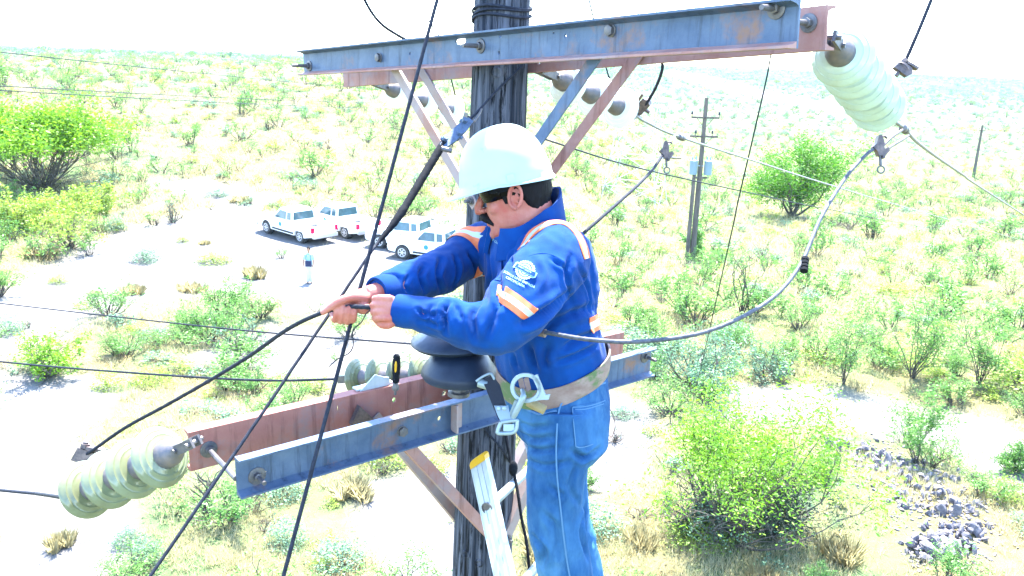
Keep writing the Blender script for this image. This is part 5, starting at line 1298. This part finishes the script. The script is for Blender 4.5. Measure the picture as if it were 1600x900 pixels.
# --- hard hat
fwX = nz(fwH + upH * -.02); upX = nz(upH - fwX * (upH @ fwX)); ltX = np.cross(upX, fwX)
XO = HO + fwH * .022 + upH * .043
def shell_pt(t, el, k=1.0):
    c, s_ = math.cos(t), math.sin(t); e = math.cos(el) ** .82; h = math.sin(el) ** .95
    x = c * (.134 if c > 0 else .122) * e * k; y = s_ * .116 * e * k
    ridge = .004 * math.exp(-(y / .012) ** 2) * (h > .25) + .0025 * math.exp(-((abs(y) - .034) / .009) ** 2) * (h > .4)
    return XO + fwX * x + ltX * y + upX * ((.149 * h) * k + ridge)
mb = MB(); nT = 72; rows = []
def brim(t, o, dz):
    c, s_ = math.cos(t), math.sin(t); base = shell_pt(t, 0.0)
    ext = (.012 + .036 * max(0, c) ** 1.6 + -.004 * max(0, -c) ** 2) * o
    out = nz(fwX * c + ltX * s_); drop = (.016 * max(0, c) ** 2 * o + .010 * max(0, -c) ** 2 * o)
    return base + out * ext - upX * (drop + dz + .006 * max(0, -c) ** .5)
ts = np.arange(nT) / nT * 2 * math.pi
rows.append([shell_pt(t, .02, .955) - upX * .002 for t in ts]); rows.append([brim(t, .2, .004) for t in ts]); rows.append([brim(t, .98, .004) for t in ts]); rows.append([brim(t, 1.0, .002) for t in ts]); rows.append([brim(t, .97, 0) for t in ts]); rows.append([brim(t, .3, -.001) for t in ts])
for el in np.concatenate([[.05, .11, .2], np.linspace(.3, 1.54, 16)]):
    rows.append([shell_pt(t, el) + (nz(fwX * math.cos(t) + ltX * math.sin(t)) * .003 if el < .15 else 0) for t in ts])
mb.loft(rows, cap=False); top_ = shell_pt(0, math.pi / 2)
k0 = len(rows) - 1; mb.add(list(rows[-1]) + [top_], [(j, (j + 1) % nT, nT) for j in range(nT)])
inner = [[shell_pt(t, el, .955) - upX * .002 for t in ts] for el in (.02, .4, .8, 1.2, 1.5)]
mb.loft([np.array(r) for r in inner[::1]], cap=True)
hat = mb.build('hard_hat', M_HELMET, man, 50)
mb = MB()
for s_ in (-1, 1):
    t = s_ * 1.75; a_ = shell_pt(t, .06, 1.02); b_ = shell_pt(t + .16 * s_, .06, 1.02); u_ = nz(b_ - a_); n_ = nz(np.cross(u_, upX)) 
    mb.box((a_ + b_) / 2 + upX * .004, u_ * .010, upX * .009, n_ * .004)
mb.build('accessory_slot', M_HELMET, hat, 0)
mb = MB(); a_ = np.linspace(.9, 2 * math.pi - .9, 40); mb.loft([[HO + fwH * (math.cos(t) * .088 + .016) + ltH * math.sin(t) * .088 + upH * z for z in (.052, .022)] + [HO + fwH * (math.cos(t) * .084 + .016) + ltH * math.sin(t) * .084 + upH * z for z in (.022, .052)] for t in a_]); mb.build('headband', M_BLACK, hat, 50)

# --- shirt
def bvh_of(v, f): return BVHTree.FromPolygons([tuple(p) for p in v], f)
def normals(v, f):
    n = np.zeros_like(v); F4 = np.array([q if len(q) == 4 else (*q, q[-1]) for q in f])
    fn = np.cross(v[F4[:, 2]] - v[F4[:, 0]], v[F4[:, 3]] - v[F4[:, 1]])
    for i in range(4): np.add.at(n, F4[:, i], fn)
    return n / (np.linalg.norm(n, axis=1)[:, None] + 1e-12)
def hit(bv, px, py):
    h = bv.ray_cast(Vector(cO), Vector(ray(px, py)))
    return (V(h[0]), V(h[1])) if h[0] is not None else (None, None)
def crease(v, n, bv, lines, rim=.35):
    """Folds in cloth: each line (photo pixels, half width, depth) is pressed in, with a raised lip on both sides."""
    v = v.copy()
    for pts, w, amp in lines:
        P = smooth_path([(x, y, 0) for x, y in pts], 24) if len(pts) > 2 else np.linspace((*pts[0], 0), (*pts[1], 0), 24)
        H = [hit(bv, q[0], q[1])[0] for q in P]; H = np.array([h for h in H if h is not None])
        if len(H) < 4: continue
        H = H[np.abs(H @ cF - np.median(H @ cF)) < .15]
        lo, hi = H.min(0) - 4 * w, H.max(0) + 4 * w
        idx = np.where(((v > lo) & (v < hi)).all(1))[0]
        if not len(idx): continue
        D = np.linalg.norm(v[idx][:, None] - H[None], axis=2); j = D.argmin(1); d = D.min(1)
        taper = np.clip(np.minimum(j, len(H) - 1 - j) / (len(H) * .3) + .25, 0, 1)
        g = -np.exp(-(d / w) ** 2) + rim * np.exp(-((d - 1.9 * w) / w) ** 2)
        v[idx] += n[idx] * (1.9 * amp * g * taper)[:, None]
    return v
mb = MB(); mb.loft([ring(at(x, y, d), a, b, tilt=t_) for (x, y, d, a, b), t_ in zip(TORSO, (-.36, -.26, -.14) + (-.06,) * 6)])
limb(mb, NEAR_ARM); limb(mb, FAR_ARM)
mb.sphere(at(893, 440, 2.40), 1, 14, 10, sc=(.06, .12, .16), axes=(fwT, ltT, UPW))
v, f = fuse(mb, .0052, 5, .5)
nn = normals(v, f); bv = bvh_of(v, f)
loose = np.array([noise.fractal(Vector((p[0] * 9 + p[2] * 5, p[1] * 9, p[2] * 6 - p[0] * 4)), 1, 2, 2) for p in v])
fine = np.array([noise.noise(Vector((p[0] * 34 + p[2] * 21, p[1] * 30, p[2] * 16 - p[0] * 18))) for p in v])
calm = np.ones(len(v))
for q, r in ((at(818, 428, 2.1), .055), (at(797, 468, 2.04), .05)): calm *= 1 - .85 * np.exp(-(np.linalg.norm(v - q, axis=1) / r) ** 2)
v = v + nn * (((.0065 * loose + .0035 * fine)) * calm)[:, None]
FOLDS = [([(700, 472), (694, 490), (697, 520)], .007, .011), ([(712, 474), (722, 500)], .006, .005), ([(748, 472), (738, 495), (742, 530)], .008, .008), ([(776, 470), (770, 500), (758, 535)], .008, .007), ([(672, 478), (668, 495), (676, 510)], .005, .006),
         ([(652, 482), (664, 492), (690, 490)], .005, .006), ([(655, 502), (680, 508), (700, 506)], .005, .005), ([(812, 505), (830, 500), (862, 480), (890, 455)], .012, .012), ([(845, 520), (870, 500), (905, 486), (932, 478)], .011, .008),
         ([(826, 540), (832, 560), (838, 578)], .010, .008), ([(800, 555), (806, 575)], .008, .006), ([(856, 540), (850, 560), (856, 575)], .010, .008), ([(880, 545), (905, 530), (930, 520)], .010, .008), ([(870, 566), (900, 556), (930, 540)], .008, .007),
         ([(893, 400), (884, 430), (890, 470)], .009, .007), ([(905, 420), (918, 450), (922, 490)], .007, .006), ([(862, 405), (880, 420), (888, 440)], .006, .006), ([(835, 405), (842, 430), (828, 455)], .008, .004),
         ([(735, 395), (745, 420), (742, 445)], .009, .010), ([(712, 400), (716, 425), (708, 452)], .008, .008), ([(690, 405), (682, 430), (690, 455)], .008, .009), ([(664, 415), (656, 432), (664, 455)], .007, .008), ([(640, 428), (634, 444), (640, 458)], .006, .006),
         ([(620, 440), (616, 452)], .005, .005), ([(788, 400), (778, 440), (782, 480)], .009, .010), ([(800, 395), (796, 425)], .007, .006), ([(762, 395), (766, 430), (758, 455)], .010, .009)]
v = crease(v, nn, bv, FOLDS); nn = normals(v, f)
mb = MB(); mb.add(v, f); shirt = mb.build('work_shirt', M_JACKET, man, 180, False); SB = bvh_of(v, f)
def ribbon(bv, px, widths, lift, mats, name, parent, t=.0025, n=40):
    """Band laid on the surface along a pixel path; widths are cross offsets (m) between which each material runs."""
    P = smooth_path([(x, y, 0) for x, y in px], n); H, Nn = [], []
    dd = [(hit(bv, q[0], q[1])[0]) for q in P]; dmed = np.median([h @ cF for h in dd if h is not None])
    for q in P:
        h, nr = hit(bv, q[0], q[1])
        if h is None: continue
        if abs(h @ cF - dmed) > .12: continue
        H.append(h); Nn.append(nr if nr @ cF < 0 else -nr)
    H, Nn = np.array(H), np.array(Nn)
    for _ in range(3): Nn[1:-1] = (Nn[:-2] + Nn[1:-1] * 2 + Nn[2:]) / 4; H[1:-1] = (H[:-2] + H[1:-1] * 2 + H[2:]) / 4
    T = np.gradient(H, axis=0); T /= np.linalg.norm(T, axis=1)[:, None]; S = np.cross(T, Nn); S /= np.linalg.norm(S, axis=1)[:, None]
    m_ = MB(); cols = []
    for w in widths:
        row = []
        for h, s_, nr in zip(H, S, Nn):
            p = h + s_ * w + nr * .03; r_ = bv.ray_cast(Vector(p), Vector(-nr), .08)
            row.append((V(r_[0]) if r_[0] is not None and np.linalg.norm(V(r_[0]) - h - s_ * w) < .012 else h + s_ * w) + nr * lift)
        cols.append(np.array(row))
    for _ in range(5):
        for c in cols: c[1:-1] = (c[:-2] + 2 * c[1:-1] + c[2:]) / 4
    k = len(H)
    for j in range(len(widths) - 1):
        a, b = cols[j], cols[j + 1]; q = np.concatenate([a, b, a - Nn * t, b - Nn * t])
        fs = [(i, i + 1, k + i + 1, k + i) for i in range(k - 1)] + [(2 * k + i, 3 * k + i, 3 * k + i + 1, 2 * k + i + 1) for i in range(k - 1)]
        fs += [(i, 2 * k + i, 2 * k + i + 1, i + 1) for i in range(k - 1)] + [(k + i, k + i + 1, 3 * k + i + 1, 3 * k + i) for i in range(k - 1)]
        fs += [(0, k, 3 * k, 2 * k), (k - 1, 3 * k - 1, 4 * k - 1, 2 * k - 1)]
        m_.add(q, fs, j % len(mats))
    return m_.build(name, mats, parent, 40)
def arm_band(bv, c, ax, half, name, parent, lift=.003, reach=.16, n=48):
    """Hi-vis tape round a sleeve: orange, silver, orange."""
    ax = nz(ax); u = nz(cF - ax * (cF @ ax)); w = np.cross(ax, u); m_ = MB(); rows = []
    for h in np.linspace(-half, half, 9):
        row = []
        for a in np.arange(n) * 2 * math.pi / n:
            d = math.cos(a) * u + math.sin(a) * w; o = c + ax * h
            r_ = bv.ray_cast(Vector(o), Vector(d), reach)
            row.append(np.linalg.norm(V(r_[0]) - o) if r_[0] is not None else np.nan)
        row = np.array(row); row = np.where(np.isnan(row), np.nanmedian(row), row); row = np.minimum(row, np.median(row) * 1.5)
        for _ in range(2): row = (np.roll(row, 1) + 2 * row + np.roll(row, -1)) / 4
        rows.append(np.array([c + ax * h + (math.cos(a) * u + math.sin(a) * w) * (r + lift) for a, r in zip(np.arange(n) * 2 * math.pi / n, row)]))
    for i in range(8): m_.loft([rows[i], rows[i + 1]], 1 if 2 < i < 5 or i == 2 and False else 0, cap=False)
    return m_.build(name, [M_ORANGE, M_SILVER], parent, 60, False)
ribbon(SB, [(776, 454), (788, 461), (806, 474), (826, 489), (830, 491)], (-.0215, -.0075, .0075, .0215), .004, [M_ORANGE, M_SILVER, M_ORANGE], 'reflective_band', shirt)
_ax = at(700, 410, 2.42) - at(752, 384, 2.53)
arm_band(SB, at(729, 393, 2.49), _ax, .026, 'reflective_band', shirt)
ribbon(SB, [(818, 385), (828, 370), (842, 357), (858, 349), (874, 347), (890, 353), (903, 366), (911, 384), (916, 404)], (-.019, -.0075, .0065, .018), .0035, [M_ORANGE, M_SILVER, M_ORANGE], 'reflective_strap', shirt)
ribbon(SB, [(922, 510), (930, 506), (936, 502)], (-.022, -.009, .008, .021), .0035, [M_ORANGE, M_SILVER, M_ORANGE], 'reflective_patch', shirt, n=10)
# collar: a stand-up band leaning out, open at the throat
mb = MB(); rg = []
for t in np.linspace(-2.75, 2.75, 49):
    c_, s_ = -math.cos(t), math.sin(t); base = at(820, 360, 2.34)
    o = fwT * c_ * .090 + ltT * s_ * .088; low = base + o * 1.16 + UPW * (-.026 - .05 * max(0, c_)); hi_ = base + o * (1.02 + .05 * (c_ > 0)) + UPW * (.062 - .055 * c_ + .004 * math.sin(5 * t))
    fold = base + o * 1.30 + UPW * (-.022 - .058 * c_ * .9); fo2 = base + o * 1.24 + UPW * (-.018 - .058 * c_ * .9)
    rg.append([low, base + o * 1.0 + UPW * .0, hi_, hi_ + o * .07 + UPW * .004, fold, fo2])
mb.loft(rg); mb.build('collar', M_JACKET, shirt, 50)
for (p_, q_) in (((783, 392), (779, 470)),):
    ribbon(SB, [p_, ((p_[0] + q_[0]) / 2 - 2, (p_[1] + q_[1]) / 2), q_], (-.010, .010), .003, [M_JACKET], 'placket', shirt, n=16)
mb = MB()
for (arm, r) in ((NEAR_ARM, .0385), (FAR_ARM, .040)):
    a_, b_ = at(*arm[-1][:3]), at(*arm[-2][:3]); d = nz(a_ - b_)
    mb = MB(); mb.lathe(a_ + d * .004, d, [(-.05, r * 1.08), (-.03, r * 1.12), (-.004, r * 1.08), (.001, r * 1.03), (.0, r * .9), (-.02, r * .85)], 28); mb.build('cuff', M_JACKET, shirt, 60)
# shoulder seam and printed emblem
ribbon(SB, [(826, 400), (848, 395), (872, 402), (886, 420), (892, 445), (888, 468)], (-.0014, .0014), .0012, [M_JACKET], 'shoulder_seam', shirt, .001)
def decal(bv, cx, cy, deg, shapes, name, parent, scale=1.0, lift=.0026):
    """Flat print laid on the cloth. shapes: (list of triangles/polygons of 2D points in pixels, y down)."""
    ca, sa = math.cos(rad(deg)), math.sin(rad(deg)); m_ = MB()
    for vs_, fs, mi, lf in shapes:
        out = []
        for x, y in vs_:
            X, Y = cx + scale * (x * ca - y * sa), cy + scale * (x * sa + y * ca); h, n_ = hit(bv, X, Y)
            if h is None: h, n_ = at(X, Y, 2.2), -cF
            out.append(h + (n_ if n_ @ cF < 0 else -n_) * (lift + lf))
        m_.add(out, fs, mi)
    return m_.build(name, [M_PRINT, M_JACKET], parent, 0)
def text_shape(s, size, x0, y0, mi=0, lf=0., bold=.012):
    c = bpy.data.curves.new('tmp', 'FONT'); c.body = s; c.size = size; c.align_x = 'CENTER'; c.resolution_u = 2; c.offset = bold * size
    o = bpy.data.objects.new('tmp', c); COL.objects.link(o); dg = bpy.context.evaluated_depsgraph_get(); me = bpy.data.meshes.new_from_object(o.evaluated_get(dg))
    vs_ = [(x0 + q.co.x, y0 - q.co.y) for q in me.vertices]; fs = [tuple(p.vertices) for p in me.polygons]
    bpy.data.objects.remove(o); bpy.data.curves.remove(c); bpy.data.meshes.remove(me); return vs_, fs, mi, lf
def annulus(r0, r1, n=40, gear=0., mi=0, lf=0.):
    vs_ = []; 
    for i in range(n):
        a = 2 * math.pi * i / n; g = gear * (1 if i % 2 else -1)
        vs_ += [(r0 * math.cos(a), r0 * math.sin(a)), ((r1 + g) * math.cos(a), (r1 + g) * math.sin(a))]
    return vs_, [(2 * i, 2 * i + 1, (2 * i + 3) % (2 * n), (2 * i + 2) % (2 * n)) for i in range(n)], mi, lf
def strip(hx, hy, mi, lf, n=12):
    xs = np.linspace(-hx, hx, n + 1); vs_ = [(x, -hy) for x in xs] + [(x, hy) for x in xs]
    return vs_, [(i, i + 1, n + 2 + i, n + 1 + i) for i in range(n)], mi, lf
em = [annulus(11.5, 14.6, 48, .7), annulus(7.6, 10.0, 36), annulus(3.4, 6.2, 30), annulus(.01, 3.4, 24),
      strip(18, 3.9, 0, .0010), strip(15.8, 3.0, 1, .0018),
      ([(-18, -3.6), (-14.5, -3.6), (-14.5, -6.0)], [(0, 1, 2)], 0, .0012), ([(18, 3.6), (14.5, 3.6), (14.5, 6.4)], [(0, 1, 2)], 0, .0012),
      text_shape('SPIRIT SAFETY', 3.6, 0, 1.3, 0, .0026)]
decal(SB, 820.5, 423, 27, em, 'sleeve_emblem', shirt)
decal(SB, 811, 438, 27, [text_shape('SOMOS UNA EMPRESA', 5.3, 0, 1.2), text_shape('CERTIFICADA', 5.3, -4, 7.4)], 'sleeve_lettering', shirt)
decal(SB, 776, 378, 36, [text_shape('RE Quim.', 4.6, 0, 1.5)], 'chest_lettering', shirt)

# --- jeans
mb = MB(); mb.loft([ring(at(863, 562, 2.42), .135, .163, tilt=-.34), ring(at(866, 596, 2.42), .14, .166, tilt=-.24), ring(at(871, 640, 2.42), .14, .168), ring(at(876, 680, 2.42), .12, .16), ring(at(880, 705, 2.43), .08, .12)])
limb(mb, NEAR_LEG); limb(mb, FAR_LEG)
mb.sphere(at(902, 640, 2.37), .086, 16, 12); mb.sphere(at(902, 640, 2.50), .086, 16, 12)
v, f = fuse(mb, .0052, 5, .5); nn = normals(v, f); bv = bvh_of(v, f)
loose = np.array([noise.fractal(Vector((p[0] * 10, p[1] * 10, p[2] * 13)), 1, 2, 3) for p in v]); v = v + nn * (.0035 * loose)[:, None]
JF = [([(812, 660), (830, 668), (860, 664)], .007, .005), ([(812, 676), (835, 686), (868, 682)], .007, .005), ([(814, 694), (840, 704), (875, 700)], .007, .005), ([(815, 715), (850, 728), (890, 722)], .008, .005), ([(895, 704), (915, 716), (938, 700)], .008, .009),
      ([(900, 730), (890, 760), (905, 790)], .008, .005), ([(835, 840), (850, 862), (845, 885)], .010, .009), ([(850, 800), (870, 830), (872, 870)], .010, .006), ([(915, 790), (908, 830), (918, 870)], .010, .008), ([(860, 760), (880, 775)], .008, .004), ([(925, 800), (928, 850)], .008, .008)]
v = crease(v, nn, bv, JF); mb = MB(); mb.add(v, f); jeans = mb.build('jeans', M_JEANS, man, 180, False); JB = bvh_of(v, f)
def seam(px, w=.0016, name='seam', m_=M_STITCH, lift=.0012): return ribbon(JB, px, (-w, 0, w), lift * 2 + .0022, [m_], name, jeans, .001)
seam([(884, 610), (881, 625), (872, 640), (870, 680), (869, 720), (872, 760), (876, 800), (881, 840), (886, 880), (890, 900)], .0022)
seam([(816, 630), (826, 641), (842, 648), (858, 646), (870, 642)], .0028, 'pocket_hem')
seam([(878, 611), (900, 609), (925, 604), (944, 598)], .0022, 'yoke_seam')
# back pocket: a raised patch
def patch(bv, A, B, C_, D_, nx, ny, lift, material, name, parent):
    g = []
    for j in range(ny + 1):
        for i in range(nx + 1):
            u, w = i / nx, j / ny; q = (1 - w) * ((1 - u) * V(A) + u * V(B)) + w * ((1 - u) * V(D_) + u * V(C_))
            h, n_ = hit(bv, *q)
            if h is None: h = g[-1] if g else at(*q, 2.3); n_ = -cF
            g.append(h + (n_ if n_ @ cF < 0 else -n_) * lift)
    m_ = MB(); q = nx + 1; g = np.array(g); k = len(g); low = g + cF * .005
    fs = [(j * q + i, j * q + i + 1, (j + 1) * q + i + 1, (j + 1) * q + i) for j in range(ny) for i in range(nx)]
    edge = [(i, i + 1) for i in range(nx)] + [(ny * q + i + 1, ny * q + i) for i in range(nx)] + [(j * q + nx, (j + 1) * q + nx) for j in range(ny)] + [((j + 1) * q, j * q) for j in range(ny)]
    fs += [(a, a + k, b + k, b) for a, b in edge]
    m_.add(np.concatenate([g, low]), fs); return m_.build(name, material, parent, 50)
bp_ = patch(JB, (894, 635), (945, 626), (928, 694), (900, 698), 10, 10, .0028, M_JEANS, 'back_pocket', jeans)
for px in ([(894, 636), (910, 636), (928, 632), (944, 626)], [(894, 636), (896, 665), (899, 697)], [(899, 697), (908, 699), (926, 694)], [(898, 640), (912, 640), (942, 631)]): ribbon(JB, px, (-.0013, .0013), .0042, [M_STITCH], 'stitching', bp_, .001, 16)
# boots on the ladder rungs below the frame
for leg in (NEAR_LEG, FAR_LEG):
    e = at(*leg[-1][:3]); mb = MB(); mb.tube([e + UPW * .06, e - UPW * .1], [.055, .05], 14); mb.tube([e - UPW * .1 - fwT * .05, e - UPW * .11 + fwT * .06, e - UPW * .125 + fwT * .17], [.05, .05, .036], 14)
    mb.build('boot', M_STRAP, man, 60)

# --- belt, D ring, snap hook and lanyard
mb = MB(); rows = []
n_ = 72
def belt_pt(t, h, o):
    c_, s_ = math.cos(t), math.sin(t); a, b, p = .146 + o, .171 + o, 2.3
    cx = np.sign(c_) * abs(c_) ** (2 / p); sy = np.sign(s_) * abs(s_) ** (2 / p)
    return at(863, 571, 2.42) + fwT * a * cx + ltT * b * sy + UPW * (h - .052 * cx)
mb.loft([[belt_pt(t, h, o) for h, o in ((-.030, .0), (-.031, .005), (0, .0075), (.027, .005), (.026, .0))] for t in np.linspace(0, 2 * math.pi, n_, endpoint=False)] + [[belt_pt(0, h, o) for h, o in ((-.030, .0), (-.031, .005), (0, .0075), (.027, .005), (.026, .0))]], cap=False)
belt = mb.build('work_belt', M_BELT, man, 40)
dr = at(822, 606, 2.155)
mb = MB(); a = np.linspace(0, 2 * math.pi, 49); tl = nz(cF + cR * .25); eu = nz(cR - tl * (cR @ tl)); ev = np.cross(eu, tl)
for k in range(48):
    pass
rg = []
for t in a[:-1]:
    o = math.cos(t) * eu * .0365 + math.sin(t) * ev * .0335; n_o = nz(o)
    rg.append([dr + o + n_o * x + tl * y for x, y in ((-.0045, -.004), (.0045, -.004), (.006, 0), (.0045, .004), (-.0045, .004), (-.006, 0))])
rg.append(rg[0]); mb.loft(rg, cap=False)
mb.plate(dr - tl * .004, eu, ev, tl, [(.016, .030), (.030, .036), (.052, -.016), (.064, -.014), (.06, -.028), (.036, -.030), (.022, -.034), (.036, -.012)][::1], (), .008)
mb.build('belt_ring', M_DRING, belt, 40)
mb = MB()
for x in (815, 824): 
    c = at(x, 600, 2.17); mb.box(c, cR * .006 + cU * .004, cU * .017 - cR * .004, cF * .003)
mb.build('belt_loop', M_BELT, belt, 0)
hk = [(812, 618, 2.14), (806, 624, 2.135), (799, 640, 2.14), (795, 655, 2.15), (788, 664, 2.155), (781, 658, 2.16), (776, 640, 2.165), (772, 622, 2.17)]
mb = MB(); mb.tube(smooth_path([at(816, 610, 2.16), at(818, 618, 2.13), at(813, 630, 2.13), at(804, 648, 2.14), at(800, 658, 2.15)], 24), [.006] * 6 + [.008] * 12 + [.007] * 6, 12)
mb.box(at(802, 640, 2.15), nz(at(797, 655, 2.15) - at(810, 622, 2.14)) * .026, cR * .006, cF * .006)
hook = mb.build('snap_hook', M_DRING, belt, 40)
mb = MB(); fr = [(783, 660), (805, 657), (808, 661), (803, 675), (780, 677), (778, 672), (783, 660)]
mb.tube(smooth_path([at(x, y, 2.14) for x, y in fr], 60), .0052, 10); mb.box(at(795, 668, 2.142), cR * .014, cU * .009, cF * .003); mb.build('buckle', M_DRING, belt, 60)
mb = MB(); mb.loft([[at(x + s_ * w, y + s_ * q, d) + cF * z for s_, z in ((-1, 0), (1, 0), (1, .004), (-1, .004))] for x, y, w, q, d in ((761, 590, 8, -4, 2.25), (770, 604, 11, -3, 2.22), (779, 630, 10, -2, 2.17), (787, 655, 8, -1, 2.15))]); st_ = mb.build('strap', M_STRAP, belt, 0)
mb = MB(); mb.loft([[at(x + s_ * w, y, d) + cF * z for s_, z in ((-1, 0), (1, 0), (1, .005), (-1, .005))] for x, y, w, d in ((783, 634, 11, 2.155), (787, 648, 10, 2.145), (791, 660, 8, 2.14))])
for x in (779, 788): mb.lathe(at(x, 638, 2.15), -cF, [(0, .006), (.003, .006), (.004, .003)], 10)
mb.build('strap_plate', M_DRING, belt, 30)
mb = MB(); mb.tube(smooth_path([at(x, y, 2.24) for x, y in ((744, 596), (752, 590), (765, 584), (770, 588), (776, 602))], 20), .0035, 8); mb.tube([at(748, 598, 2.25), at(772, 606, 2.24)], .012, 10); mb.build('strap_adjuster', M_DRING, belt, 50)
mb = MB(); a_, b_ = at(824, 628, 2.19), at(852, 641, 2.18); mb.tube([a_, (a_ + b_) / 2, b_ * .97 + a_ * .03, b_], [.011, .0125, .0125, .009], 14); mb.build('pocket_tool_handle', M_TAN, man, 50)
cable('wire_loop', smooth_path([at(944, 632, 2.45), at(955, 642, 2.46), at(961, 662, 2.47), at(957, 680, 2.47), at(945, 689, 2.46), at(930, 690, 2.45)], 40), .0016, M_BELT, 'thin brown wire loop hanging behind the back pocket', 'wire')
# ---------------------------------------------------------------- the air: thin desert haze
m_ = bpy.data.materials.new('thin_haze'); m_.use_nodes = True; nt = m_.node_tree; nt.nodes.clear()
pv = N(nt, 'ShaderNodeVolumePrincipled'); pv.inputs['Color'].default_value = (.6, .9, 1, 1); pv.inputs['Density'].default_value = .00008; pv.inputs['Anisotropy'].default_value = .1
nt.links.new(pv.outputs[0], N(nt, 'ShaderNodeOutputMaterial').inputs['Volume'])
mb = MB(); mb.box((0, 0, 6), (4600, 0, 0), (0, 4600, 0), (0, 0, 26)); tag(mb.build('haze', m_, None, 0), 'thin pale haze over the plain', kind='stuff')
